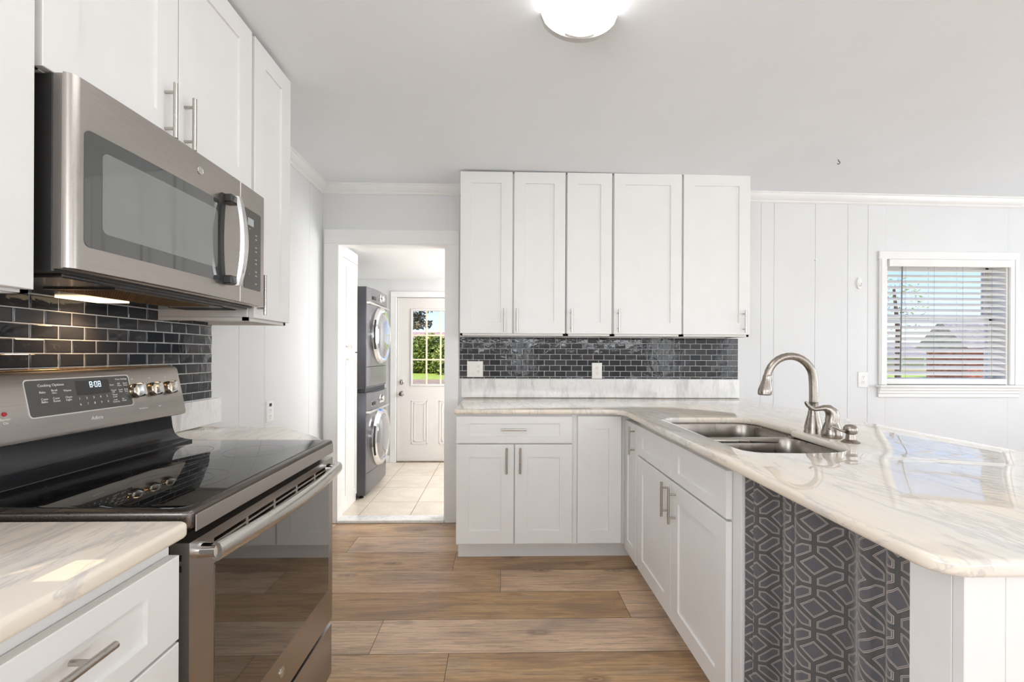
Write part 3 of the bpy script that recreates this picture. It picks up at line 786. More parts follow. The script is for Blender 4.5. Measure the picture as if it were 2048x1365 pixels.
# cooktop frame
fr = MB()
def slab_r(poly, za, zb, r): return MB().slab(poly, [], za, zb, r)
cf = slab_r([(-1.30, ya), (-.640, ya)] + arc(-.640, ya+.018, .018, -80, -5, 4) + [(-.622, yb-.018)] + arc(-.640, yb-.018, .018, 5, 85, 4) + [(-1.30, yb)], .914, .952, .007).build('cooktop_frame', 'bronze', rg)
MB().box(-.6222, -.6195, ya+.014, yb-.014, .907, .942, b=.001).build('front_trim', 'steel', rg)
gt = slab_r([(-1.165, ya+.030), (-.70, ya+.020)] + arc(-.668, ya+.048, .026, -80, -5, 4) + [(-.642, yb-.050)] + arc(-.670, yb-.040, .025, 5, 85, 4) + [(-1.165, yb-.022)], .9495, .9535, .0015).build('cooktop_glass', 'ovenglass', rg)
MT['ovenglass2'] = plain('black_cooktop_glass', (.004, .004, .004), .02, spec=.8)
gt.data.materials[0] = MT['ovenglass2']
MT['ringink'] = plain('burner_ring_print', (.06, .06, .055), .2)
m = MB()
for cx, cy, r in ((-1.02, 1.12, .078), (-1.02, 1.45, .075), (-.80, 1.12, .105), (-.80, 1.45, .09), (-.80, 1.12, .07), (-.92, 1.285, .05)):
    a = []; b = []
    for k in range(48):
        t = 2*PI*k/48; a.append((cx+r*math.cos(t), cy+r*math.sin(t), .95375)); b.append((cx+(r-.0012)*math.cos(t), cy+(r-.0012)*math.sin(t), .95375))
    m.bridge(m.ring(a), m.ring(b))
m.build('burner_ring', 'ringink', gt, smooth=False)
# riser and backguard
pr_ = [(-1.30, .95), (-1.130, .95), (-1.132, .955), (-1.158, .9575), (-1.180, .965), (-1.194, .978), (-1.202, 1.00), (-1.210, 1.060), (-1.30, 1.060)]
MB().prism(pr_, 1, ya+.012, yb-.012).build('riser', 'darkgloss', rg)
sl = lambda z: -1.166-(z-1.057)*(.034/.16)
pg = [(-1.30, 1.045), (-1.180, 1.045), (-1.168, 1.050), (sl(1.060), 1.060), (sl(1.212), 1.212), (-1.206, 1.220), (-1.225, 1.223), (-1.30, 1.223)]
cpn = MB().prism(pg, 1, ya-.001, yb+.004).build('control_panel', 'steel', rg)
MB().box(-1.296, -1.215, ya+.02, yb-.02, 1.2225, 1.2255, b=.001).build('top_vent_strip', 'brass', rg)
tv = V(-.034, 0, .16).normalized(); nv = V(.16, 0, .034).normalized()
def pmat(y, z, off=.0008):
    p = V(sl(z), y, z)+nv*off
    return Matrix(((0, tv.x, nv.x, p.x), (1, 0, 0, p.y), (0, tv.z, nv.z, p.z), (0, 0, 0, 1)))
def pplate(y0_, y1_, z0_, z1_, off, th, mat, name, parent, r=.006):
    m = MB(); pts = rrect(y0_, y1_, z0_, z1_, r)
    a = m.ring([V(sl(z), y, z)+nv*off for y, z in pts]); b = m.ring([V(sl(z), y, z)+nv*(off+th) for y, z in pts])
    m.bridge(a, b); m.cap(a, True); m.cap(b); return m.build(name, mat, parent, smooth=False)
pplate(1.126, 1.438, 1.103, 1.201, -.001, .0020, 'chromesoft', 'display_bezel', cpn, .009)
dp = pplate(1.129, 1.434, 1.106, 1.198, .0006, .0010, 'panelglass', 'display_panel', cpn, .008)
lc = pplate(1.258, 1.362, 1.150, 1.190, .0015, .0004, 'dark', 'clock_window', cpn, .002)
OF = .0020
def tx(s_, y, z, size=.0078): word(s_, size, pmat(y, z, OF), 'panel_label', cpn)
tx('Cooking Options', 1.158, 1.181, .0098)
for s_, y, z in (('Bake', 1.159, 1.164), ('Broil', 1.190, 1.167), ('Hi/Lo', 1.191, 1.161), ('Warm', 1.222, 1.164), ('Conv', 1.160, 1.146), ('Bake', 1.160, 1.139), ('Conv', 1.190, 1.146), ('Roast', 1.190, 1.139), ('Oven', 1.224, 1.146), ('Light', 1.224, 1.139)): tx(s_, y, z, .0082 if s_ != 'Hi/Lo' else .0055)
for i, c in enumerate('12345'): tx(c, 1.260+.0215*i, 1.138, .0095)
for i, c in enumerate('67890'): tx(c, 1.260+.0215*i, 1.122, .0095)
for s_, y, z, q in (('Timer', 1.366, 1.140, .0075), ('On/Off', 1.367, 1.134, .005), ('Lock', 1.368, 1.125, .0065), ('Controls', 1.364, 1.119, .0065), ('Set', 1.397, 1.126, .0065), ('Clock', 1.396, 1.120, .0065), ('Oven Settings', 1.386, 1.186, .0075), ('Start', 1.364, 1.170, .0075), ('Self', 1.391, 1.173, .0065), ('Clean', 1.390, 1.167, .0065), ('Steam', 1.411, 1.173, .0065), ('Clean', 1.411, 1.167, .0065), ('Cancel', 1.365, 1.154, .0065), ('Off', 1.368, 1.148, .0065), ('Cook', 1.391, 1.154, .0065), ('Time', 1.391, 1.148, .0065), ('Delay', 1.411, 1.154, .0065), ('Time', 1.411, 1.148, .0065)): tx(s_, y, z, q)
word('Adora', .0145, pmat(1.285, 1.078, .0003) @ Matrix(((1, .25, 0, 0), (0, 1, 0, 0), (0, 0, 1, 0), (0, 0, 0, 1))), 'brand_lettering', cpn)
for w, y, z, q in (('Burner', 1.061, 1.108, .0085), ('On', 1.067, 1.099, .0085), ('Hi', 1.447, 1.184, .006), ('Hi', 1.517, 1.184, .006), ('Hi', 1.587, 1.184, .006), ('Warming Zone', 1.455, 1.088, .0055), ('Dual', 1.535, 1.088, .0055)):
    word(w, q, pmat(y, z, .0003), 'range_label', cpn)
p = V(sl(1.123), 1.073, 1.123); MB().lathe(p, nv, [(.0055, 0), (.0050, .002), (0, .0025)], 14).build('burner_indicator', 'red', cpn)
# clock digits 8:08
m = MB()
def seg7(y, z, hgt, digit):
    w = hgt*.50; t = hgt*.10
    segs = {'a': (0, w, hgt-t, hgt), 'g': (0, w, hgt/2-t/2, hgt/2+t/2), 'd': (0, w, 0, t), 'f': (0, t, hgt/2, hgt), 'b': (w-t, w, hgt/2, hgt), 'e': (0, t, 0, hgt/2), 'c': (w-t, w, 0, hgt/2)}
    for s_ in {'8': 'abcdefg', '0': 'abcdef'}[digit]:
        a, b, c, d = segs[s_]
        q = [V(sl(zz), yy, zz)+nv*.0023 for yy, zz in ((y+a, z+c), (y+b, z+c), (y+b, z+d), (y+a, z+d))]
        m.cap(m.ring(q))
seg7(1.300, 1.170, .0165, '8'); seg7(1.3155, 1.170, .0165, '0'); seg7(1.3270, 1.170, .0165, '8')
for dz in (.005, .011):
    q = [V(sl(1.17+dz), yy, 1.17+dz+k)+nv*.0023 for yy, k in ((1.3110, 0), (1.3132, 0), (1.3132, .002), (1.3110, .002))]; m.cap(m.ring(q))
m.build('clock_digits', 'glow', cpn, smooth=False)
# knobs
for y in (.95, 1.022, 1.450, 1.522, 1.592):
    c = V(sl(1.147), y, 1.147)
    kb = MB().lathe(c, nv, [(.0235, 0), (.0235, .004), (.0215, .010), (.0215, .017), (.0195, .019), (.0, .019)], 28).build('knob', 'knobcap', cpn)
    m = MB(); rg_ = []
    for off, w, hh in ((.018, .0085, .023), (.030, .0068, .0215), (.036, .0055, .018)):
        pts = rrect(-w, w, -hh, hh, .0045, 3)
        rg_.append(m.ring([c+nv*off+V(0, 1, 0)*a+tv*b for a, b in pts]))
    for a, b in zip(rg_, rg_[1:]): m.bridge(a, b)
    m.cap(rg_[0], True); m.cap(rg_[-1]); m.build('grip', 'chromesoft', kb)
    MB().lathe(c, nv, [(.0228, .0045), (.0235, .006), (.0228, .0075)], 28, cap=False).build('knob_ring', 'brass', kb)
# oven door
od_ = MB()
xd = -.664; xf_ = -.625
dz0_, dz1_ = .290, .888
g = (.975, 1.612, .412, .812)
# door slab with vent slots across the top: build from strips
def dbox(a, b, c, d): od_.box(xd, xf_, a, b, c, d)
dbox(ya+.003, g[0], dz0_, .826); dbox(g[1], yb-.003, dz0_, .826); dbox(g[0], g[1], dz0_, g[2]); dbox(g[0], g[1], g[3], .826)
vy = [(.975, 1.095), (1.106, 1.226), (1.237, 1.357), (1.368, 1.488), (1.499, 1.600)]
for a, b in ((.826, .845), (.8535, .8585), (.867, dz1_)): dbox(ya+.003, yb-.003, a, b)
for a, b in ((.845, .8535), (.8585, .867)):
    ys = [ya+.003]+[q for v in vy for q in v]+[yb-.003]
    for i in range(0, len(ys), 2): dbox(ys[i], ys[i+1], a, b)
od = od_.build('oven_door', 'steel', rg, smooth=False)
MB().box(-.650, -.6235, g[0], g[1], g[2], g[3], b=.002).build('door_glass', 'ovenglass', od)
MB().box(-.662, -.645, .96, 1.62, .838, .872).build('vent_backing', 'black', od)
badge(od, (-.6248, 1.275, .358), (1, 0, 0), .0135)
n = 24; path = []; rad = []
for i in range(n+1):
    s_ = i/n; bow = 1-(2*s_-1)**2; path.append((-.588+.022*bow, .925+.682*s_, .860)); rad.append((.0135, .0200))
oh = MB().tube(path, rad, 18).build('handle', 'steel2', od)
for yy in (.934, 1.599): MB().tube([(-.626, yy, .860), (-.606, yy, .860), (-.590, yy, .860)], [(.017, .017), (.013, .014), (.014, .016)], 16).build('handle_bracket', 'chrome', od)
# drawer
MB().box(xd, xf_, ya+.003, yb-.003, .085, .272, b=.004, seg=2).build('warming_drawer', 'steel', rg)
# hinge slots on the near side of the door edge
m = MB().box(-.652, -.640, ya+.0015, ya+.004, .852, .864).box(-.652, -.640, ya+.0015, ya+.004, .830, .842); m.build('side_slots', 'black', od)

# ------------------------------------------------------------------ sink
sk = thing('kitchen_sink', 'undermount double bowl stainless sink set in the peninsula', 'sink', (1.06, 1.87, .70))
def bowl(pts, name):
    m = MB(); cx = sum(p[0] for p in pts)/len(pts); cy = sum(p[1] for p in pts)/len(pts)
    def rg2(s_, z): return m.ring([(cx+(x-cx)*s_, cy+(y-cy)*s_, z) for x, y in pts])
    rs = [rg2(1.09, .9128), rg2(1.0, .9132), rg2(.985, .905), rg2(.975, .85), rg2(.955, .745), rg2(.90, .722), rg2(.80, .712), rg2(.15, .708)]
    for a, b in zip(rs, rs[1:]): m.bridge(a, b)
    m.cap(rs[-1])
    b_ = m.build(name, 'sink', sk)
    MB().lathe((cx, cy, .7085), (0, 0, 1), [(.045, 0), (.043, .004), (.034, .004), (.030, .001), (0, .001)], 24).build('drain', 'chromesoft', b_)
bowl(clean([(.825, 1.98)]+arc(.885, 1.965, .060, 180, 270, 6)+arc(1.245, 1.965, .060, 270, 360, 6)+arc(1.225, 2.205, .080, 0, 90, 6)+arc(.905, 2.205, .08, 90, 180, 6)), 'far_bowl')
bowl(clean(arc(.905, 1.535, .085, 180, 270, 6)+arc(1.13, 1.58, .13, 270, 360, 8)+arc(1.20, 1.82, .06, 0, 90, 6)+arc(.885, 1.82, .06, 90, 180, 6)), 'near_bowl')
MB().box(.90, 1.23, 1.876, 1.908, .885, .9125, b=.008, seg=3).build('divider', 'sink', sk)

# ------------------------------------------------------------------ faucet set
fc = thing('faucet', 'tall brushed nickel gooseneck faucet with a curled lever beside it, arching over the sink', 'faucet', (1.323, 1.834, .945))
fy = 1.834
MB().lathe((1.323, fy, .945), (0, 0, 1), [(.036, 0), (.036, .004), (.033, .010), (.0335, .022), (.029, .045), (.021, .078), (.0175, .105), (.0172, .128), (.0185, .131)], 30).build('base_column', 'faucet', fc)
path = [(1.323, fy, 1.076), (1.323, fy, 1.12), (1.322, fy, 1.16)]
cxp, czp, rp_ = 1.222, 1.170, .099
for i in range(0, 15):
    a = math.radians(0+ i*12.2); path.append((cxp+rp_*math.cos(a), fy, czp+rp_*math.sin(a)*1.0))
MB().tube(path, [.0165]*3+[.0165-.002*i/15 for i in range(15)], 20).build('neck', 'faucet', fc)
ex, ez = path[-1][0], path[-1][2]
d_ = V(-.14, 0, -1).normalized()
sh = MB().lathe((ex, fy, ez+.004), d_, [(.0150, 0), (.0165, .003), (.0165, .010), (.017, .018), (.021, .040), (.0265, .060), (.0275, .070), (.0265, .082), (.023, .086), (.020, .084), (.0, .084)], 26).build('spray_head', 'faucet', fc)
pz = V(ex, fy, ez)+d_*.035
MB().box(pz.x+.012, pz.x+.021, fy-.007, fy+.007, pz.z-.016, pz.z+.022, b=.003, seg=2).build('spray_button', 'dark', sh)
hy = 1.721
lb_ = MB().lathe((1.316, hy, .945), (0, 0, 1), [(.034, 0), (.036, .006), (.0365, .018), (.032, .038), (.026, .054), (.0225, .062), (.0225, .068)], 28).build('lever_base', 'faucet', fc)
MB().tube([(1.316, hy, 1.010), (1.319, hy, 1.030), (1.314, hy, 1.048), (1.300, hy, 1.061), (1.282, hy, 1.064), (1.262, hy, 1.060), (1.245, hy, 1.058), (1.230, hy, 1.064), (1.217, hy, 1.076), (1.209, hy, 1.088)],
          [.0235, .0235, .022, .017, .0115, .009, .0085, .008, .0075, .005], 18).build('lever', 'faucet', lb_)
sd = thing('soap_dispenser', 'small brushed nickel soap pump nearest the camera behind the sink', 'soap dispenser', (1.312, 1.622, .945))
sy = 1.622
MB().lathe((1.312, sy, .945), (0, 0, 1), [(.029, 0), (.030, .004), (.024, .008), (.016, .013), (.0145, .032), (.0165, .034)], 26).build('base', 'faucet', sd)
MB().lathe((1.312, sy, .977), (0, 0, 1), [(.013, 0), (.0205, .004), (.0235, .014), (.0225, .024), (.017, .032), (.009, .036), (0, .0365)], 26).build('pump_head', 'faucet', sd)
MB().tube([(1.295, sy, .990), (1.280, sy, .989), (1.266, sy, .995), (1.252, sy, 1.003), (1.240, sy, 1.005), (1.230, sy, .997)], [.005, .0048, .0045, .0045, .0045, .0042], 12).build('spout', 'faucet', sd)

# ------------------------------------------------------------------ curtain
def curtain():
    t = thing('curtain', 'grey trellis-patterned fabric curtain hanging under the peninsula counter', 'curtain', (.83, 1.1, .02))
    m = MB(); bm = m.bm; nu, nv_ = 360, 40
    ys = []; L = 0; pts = []
    pl = [(.766, 1.362), (.792, 1.352), (.778, 1.338), (.868, 1.318), (.786, 1.205), (.812, 1.192), (.786, 1.150), (.905, 1.094), (.786, .952), (.838, .930), (.786, .878), (.806, .866), (.795, .822)]
    pl = [Vector(p) for p in pl]
    for it in range(3):
        q = [pl[0]]
        for p0, p1 in zip(pl, pl[1:]):
            k_ = .22 if it == 0 else .25
            q += [p0.lerp(p1, k_), p0.lerp(p1, 1-k_)]
        pl = q+[pl[-1]]
    seg_l = [0]
    for p0, p1 in zip(pl, pl[1:]): seg_l.append(seg_l[-1]+(p1-p0).length)
    def at(s_):
        d = s_*seg_l[-1]; i = 0
        while i < len(pl)-2 and seg_l[i+1] < d: i += 1
        return pl[i].lerp(pl[i+1], (d-seg_l[i])/max(1e-9, seg_l[i+1]-seg_l[i]))
    uvl = bm.loops.layers.uv.new('UVMap')
    for k in range(nv_+1):
        zf = k/nv_; z = .912-.890*zf; row = []; acc = 0; last = None
        for i in range(nu+1):
            s_ = i/nu; c_ = at(s_); w_f = .0035*math.sin(s_*31+zf*4)*zf
            p = V(c_.x+w_f, c_.y+w_f*.6, z)
            if k == 0: pass
            if last is not None: acc += (p.xy-last.xy).length
            last = p; row.append((bm.verts.new(p), acc))
        pts.append(row)
    for k in range(nv_):
        for i in range(nu):
            a, b, c, d = pts[k][i], pts[k][i+1], pts[k+1][i+1], pts[k+1][i]
            f = bm.faces.new((a[0], b[0], c[0], d[0]))
            for l, (u, vv) in zip(f.loops, ((pts[20][i][1], k), (pts[20][i+1][1], k), (pts[20][i+1][1], k+1), (pts[20][i][1], k+1))): l[uvl].uv = (u+.028, -vv/nv_*.890+.02)
    o = m.build('fabric', 'curtain', t)
    md = o.modifiers.new('solid', 'SOLIDIFY'); md.thickness = .0016
    MB().cyl((.850, 1.335, .900), (.850, .80, .900), .006, 12).build('rod', 'chromesoft', t)
curtain()

# ------------------------------------------------------------------ outlets and small wall things
def outlet(name, label, c, u, nrm, kind='duplex', mat='wplastic'):
    c = Vector(c); u = Vector(u); nrm = Vector(nrm); z = V(0, 0, 1)
    t = thing(name, label, 'switch plate' if kind == 'combo' else 'outlet', c)
    w = .060 if kind == 'combo' else .0385; hh = .060
    m = MB()
    def plate(m, a0, a1, b0, b1, d0, d1, bev=.0):
        pts0 = [(a0, b0), (a1, b0), (a1, b1), (a0, b1)]; e_ = bev
        pts1 = [(a0+e_, b0+e_), (a1-e_, b0+e_), (a1-e_, b1-e_), (a0+e_, b1-e_)]
        r0 = m.ring([c+u*a+z*b+nrm*d0 for a, b in pts0]); r1 = m.ring([c+u*a+z*b+nrm*(d1-bev*.6) for a, b in pts0]); r2 = m.ring([c+u*a+z*b+nrm*d1 for a, b in pts1])
        m.bridge(r0, r1); m.bridge(r1, r2); m.cap(r0, True); m.cap(r2)
    plate(m, -w, w, -hh, hh, 0, .006, .003); m.build('plate', mat, t, smooth=False)
    uc = {'combo': .027}.get(kind, 0)
    sl_ = MB(); fc_ = MB(); scr = MB()
    zs = (.020, -.020) if kind != 'usb' else (.002, -.033)
    for zz in zs:
        fc_.lathe(c+u*uc+z*zz+nrm*.0055, nrm, [(.0165, 0), (.0165, .002), (.0, .0022)], 20)
        for dx in (-.006, .006): plate(sl_, uc+dx-.001, uc+dx+.001, zz+.001, zz+.009, .0072, .0080)
        sl_.lathe(c+u*uc+z*(zz-.006)+nrm*.0072, nrm, [(.0024, 0), (.0024, .0008), (0, .0008)], 10)
    scr.lathe(c+u*uc+nrm*.0060, nrm, [(.003, 0), (.002, .001), (0, .001)], 10)
    fc_.build('socket', mat, t); sl_.build('slots', 'slot', t, smooth=False); scr.build('screw', 'chromesoft', t)
    if kind == 'combo':
        m = MB(); plate(m, -.0445, -.0115, -.034, .034, .0055, .0085, .001); m.build('rocker_switch', mat, t, smooth=False)
    if kind == 'usb':
        m = MB(); plate(m, -.013, .013, .028, .046, .0058, .0072); m.build('usb_ports', 'slot', t, smooth=False)
YT = YB-.0068
outlet('switch_plate', 'ivory switch and outlet plate on dark tile beside the doorway', (-.200, YT, 1.160), EX, NY, 'combo', 'plastic')
outlet('outlet', 'ivory outlet in the middle of the dark back tiles', (.727, YT, 1.151), EX, NY, 'duplex', 'plastic')
outlet('outlet', 'white outlet low on the back wall left of the window', (2.799, YB-.0005, 1.088), EX, NY)
outlet('outlet', 'white outlet with USB ports on the left wall before the doorway', (XL+.0005, 2.595, .935), EY, EX, 'usb')
t = thing('wall_hook', 'small white oval adhesive hook on the wall left of the window', 'hook', (2.765, YB, 1.835))
m = MB(); r_ = []
for s_, d in ((1, 0), (1, .006), (.9, .010), (.5, .012)): r_.append(m.ring([(2.765+.022*s_*math.cos(k*PI/12), YB-d, 1.835+.046*s_*math.sin(k*PI/12)) for k in range(24)]))
for a, b in zip(r_, r_[1:]): m.bridge(a, b)
m.cap(r_[-1]); m.build('plate', 'wplastic', t)
MB().tube([(2.768, YB-.010, 1.815), (2.768, YB-.024, 1.812), (2.768, YB-.028, 1.826), (2.768, YB-.026, 1.834)], .005, 10).build('hook_arm', 'wplastic', t)
t = MB().lathe((2.416, YB, 2.012), (0, -1, 0), [(.003, 0), (.003, .012), (.007, .014), (.006, .018), (0, .019)], 12).build('wall_nail', 'wplastic'); tag(t, 'tiny white nail high on the back wall between cabinet and window', 'nail')
t = thing('ceiling_hook', 'tiny metal swag hook screwed into the ceiling on the dining side', 'hook', (2.132, 2.742, ceil_z(2.13)))
cz = ceil_z(2.13)
MB().lathe((2.132, 2.742, cz), (0, 0, -1), [(.010, 0), (.009, .003), (0, .004)], 14).build('rose', 'wplastic', t)
MB().tube([(2.132, 2.742, cz)]+[(2.132+.009*math.sin(a), 2.742, cz-.014-.009*(1-math.cos(a))) for a in [i*.45 for i in range(10)]], .0022, 8).build('hook_arm', 'black', t)

# ------------------------------------------------------------------ ceiling light
t = thing('ceiling_light', 'long white wraparound ceiling light with a grey end cap', 'ceiling light', (.284, 1.05, 2.54))
zc = ceil_z(.28)
def arcsec(hw, sag, n=20, x=.284): return [(x+hw*math.cos(PI+PI*i/n) if False else x-hw+2*hw*i/n, zc-.006-sag*math.sqrt(max(0, 1-(2*i/n-1)**2))**1.15) for i in range(n+1)]
MB().prism([(a, b) for a, b in arcsec(.142, .088)]+[(.426, zc-.001), (.142, zc-.001)], 1, 1.628, 1.650).build('end_cap', 'endcap', t)
MB().prism([(a, b) for a, b in arcsec(.142, .088)]+[(.426, zc-.001), (.142, zc-.001)], 1, .43, .452).build('end_cap', 'endcap', t)
MB().prism([(a, b) for a, b in arcsec(.137, .082)]+[(.421, zc-.003), (.147, zc-.003)], 1, .4525, 1.6275).build('lens', 'lens', t)
MB().prism([(a, b) for a, b in arcsec(.110, .0875)], 1, 1.618, 1.634).build('lens_lip', 'trim', t)
# made-up glowing globes, hung like pendants behind the camera to add fill light
MT['globe'] = emit('fill_globe_glow', (.95, .975, 1), 15)
for (x, y), lab in (((-.75, -3.8), 'added glowing fill globe over the kitchen aisle behind the camera'), ((3.6, -2.6), 'added glowing fill globe over the dining side'), ((1.2, -4.0), 'added glowing fill globe at the rear of the room')):
    t = thing('fill_globe', lab, 'fill light', (x, y, 2.0), 'added fill globes')
    MB().lathe((x, y, 1.86), (0, 0, 1), [(.0, 0)]+[(.15*math.sin(PI*i/12), .15-.15*math.cos(PI*i/12)) for i in range(1, 12)]+[(.03, .30)], 28).build('globe', 'globe', t)
    MB().lathe((x, y, 2.15), (0, 0, 1), [(.04, 0), (.045, .03), (.01, .05), (.006, .06), (.006, ceil_z(x)-2.17), (.05, ceil_z(x)-2.165), (.05, ceil_z(x)-2.15)], 20).build('stem', 'nickel', t)
# laundry ceiling lamp (out of the doorway's view)
t = thing('ceiling_light', 'round white flush lamp on the low laundry ceiling', 'ceiling light', (-.05, 4.35, 2.14))
MB().lathe((-.05, 4.35, 2.139), (0, 0, -1), [(.15, 0), (.15, .02), (.14, .025)], 30).build('rim', 'trim', t)
MB().lathe((-.05, 4.35, 2.118), (0, 0, -1), [(.138, 0), (.125, .03), (.08, .055), (0, .065)], 30).build('dome', 'lampw', t)

# ------------------------------------------------------------------ window and blind
w_ = bpy.data.objects.new('window_1', None); COL.objects.link(w_); w_.location = (3.47, YB, 1.05); struct(w_, 'double hung window on the back wall', 'window')
wx0, wx1, wz0, wz1 = 2.978, 3.955, 1.050, 2.025
m = MB()
m.box(2.918, wx0, YB-.018, YB, 1.052, 2.08, b=.004).box(wx1, 4.028, YB-.018, YB, 1.052, 2.08, b=.004).box(2.914, 4.032, YB-.019, YB, wz1-.004, 2.085, b=.004)
m.box(wx1+.035, wx1+.062, YB-.023, YB-.016, 1.052, 2.03, b=.002).box(2.928, 2.95, YB-.023, YB-.016, 1.052, 2.03, b=.002)
m.build('casing', 'trim', w_)
MB().box(2.898, 4.045, YB-.052, YB+.10, 1.030, 1.050, b=.004, seg=2).build('sill', 'trim', w_)
m = MB()
for i, (zt, zb, d) in enumerate(((1.030, 1.006, .028), (1.006, .983, .022), (.983, .953, .016))): m.box(2.912, 4.030, YB-d, YB, zb, zt, b=.004)
m.build('apron', 'trim', w_)
yg = YB+.125
m = MB(); m.box(wx0, wx0+.014, YB, YB+.16, wz0, wz1).box(wx1-.014, wx1, YB, YB+.16, wz0, wz1).box(wx0, wx1, YB, YB+.16, wz1-.012, wz1)
m.build('jamb', 'trim', w_, smooth=False)
zm = 1.575
sx0, sx1 = wx0+.014, wx1-.014
m = MB()
m.box(sx0, sx0+.035, yg, yg+.03, zm, wz1-.012, b=.002).box(sx1-.035, sx1, yg, yg+.03, zm, wz1-.012, b=.002).box(sx0, sx1, yg, yg+.03, wz1-.05, wz1-.012, b=.002).box(sx0, sx1, yg-.005, yg+.03, zm-.022, zm+.022, b=.003)
m.build('upper_sash', 'trim', w_)
m = MB(); y2 = yg-.032
m.box(sx0, sx0+.035, y2, y2+.03, wz0, zm-.0, b=.002).box(sx1-.035, sx1, y2, y2+.03, wz0, zm, b=.002).box(sx0, sx1, y2, y2+.03, wz0, wz0+.05, b=.002).box(sx0, sx1, y2, y2+.03, zm-.03, zm+.008, b=.002)
m.build('lower_sash', 'trim', w_)
bx('pane', 'glass', w_, sx0+.035, sx1-.035, yg+.012, yg+.015, zm+.022, wz1-.05)
bx('pane', 'glass', w_, sx0+.035, sx1-.035, y2+.012, y2+.015, wz0+.05, zm-.03)
bl = thing('window_blind', 'white slatted horizontal blind, half open, inside the window frame', 'blind', (3.467, YB+.02, 1.06))
bx0, bx1 = 2.984, 3.949
yb_ = YB+.022
MB().box(bx0, bx1, YB-.030, YB-.022, 1.964, 2.020, b=.002).box(bx0, bx0+.012, YB-.022, YB+.03, 1.966, 2.018, b=.001).build('valance', 'slat', bl)
MB().box(bx0+.004, bx1-.004, YB-.018, YB+.045, 1.972, 2.012).build('headrail', 'slat', bl)
m = MB(); ang = math.radians(32); pitch = .0447; ns = 19
for i in range(ns):
    z = 1.943-pitch*i
    if i >= ns-1: ang_ = ang
    pts = []
    D = .025; cs, sn = math.cos(ang), math.sin(ang)
    for s_ in (-1, -.5, 0, .5, 1):
        pts.append((yb_+s_*D*cs, z+s_*D*sn+.0016*(1-s_*s_)+.0014))
    for s_ in (1, .5, 0, -.5, -1):
        pts.append((yb_+s_*D*cs, z+s_*D*sn+.0016*(1-s_*s_)-.0014))
    r0 = m.ring([(bx0+.006, y, zz) for y, zz in pts]); r1 = m.ring([(bx1-.006, y, zz) for y, zz in pts]); m.bridge(r0, r1); m.cap(r0, True); m.cap(r1)
m.build('slats', 'slat', bl)
br_ = MB().box(bx0+.002, bx1-.002, yb_-.026, yb_+.026, 1.054, 1.098, b=.004, seg=2).build('bottom_rail', 'slat', bl)
m = MB()
for x in (3.135, 3.362, 3.591, 3.824):
    m.cyl((x, yb_-.024, 1.10), (x, yb_-.024, 1.972), .0009, 6).cyl((x, yb_+.024, 1.10), (x, yb_+.024, 1.972), .0009, 6)
m.build('cords', 'cord', bl)
MB().cyl((3.078, YB-.034, 1.962), (3.070, YB-.030, 1.152), .0042, 8).build('tilt_wand', 'wand', bl)

# ------------------------------------------------------------------ laundry: pantry, washer, dryer
t = thing('pantry_cabinet', 'tall glossy white pantry cabinet just inside the laundry', 'cabinet', (-1.55, 3.61, .02))
MB().box(-1.915, -1.250, YB+.09, 3.795, .02, 2.118).build('body', 'pantry', t, smooth=False)
MB().box(-1.250, -1.232, YB+.09, 3.795, 2.030, 2.118, b=.001).build('face_frame', 'pantry', t, smooth=False)
MB().box(-1.25, -1.24, YB+.09, 3.795, .02, .075).build('toe_board', 'pantry', t, smooth=False)
for a, c, ky in ((3.440, 3.557, 3.528), (3.561, 3.792, 3.590)):
    for z0_, z1_, kz in ((1.288, 2.024, 1.330), (.080, 1.280, 1.228)):
        d = MB().shaker((-1.250, a, z0_), EY, EX, c-a, z1_-z0_, .035 if c-a < .15 else .05, .06, .018, .005).build('door', 'pantry', t, smooth=False)
        MB().lathe((-1.232, ky, kz), (1, 0, 0), [(.010, 0), (.006, .004), (.006, .012), (.014, .018), (.015, .024), (.012, .028), (0, .029)], 18).build('knob', 'plastic', d)
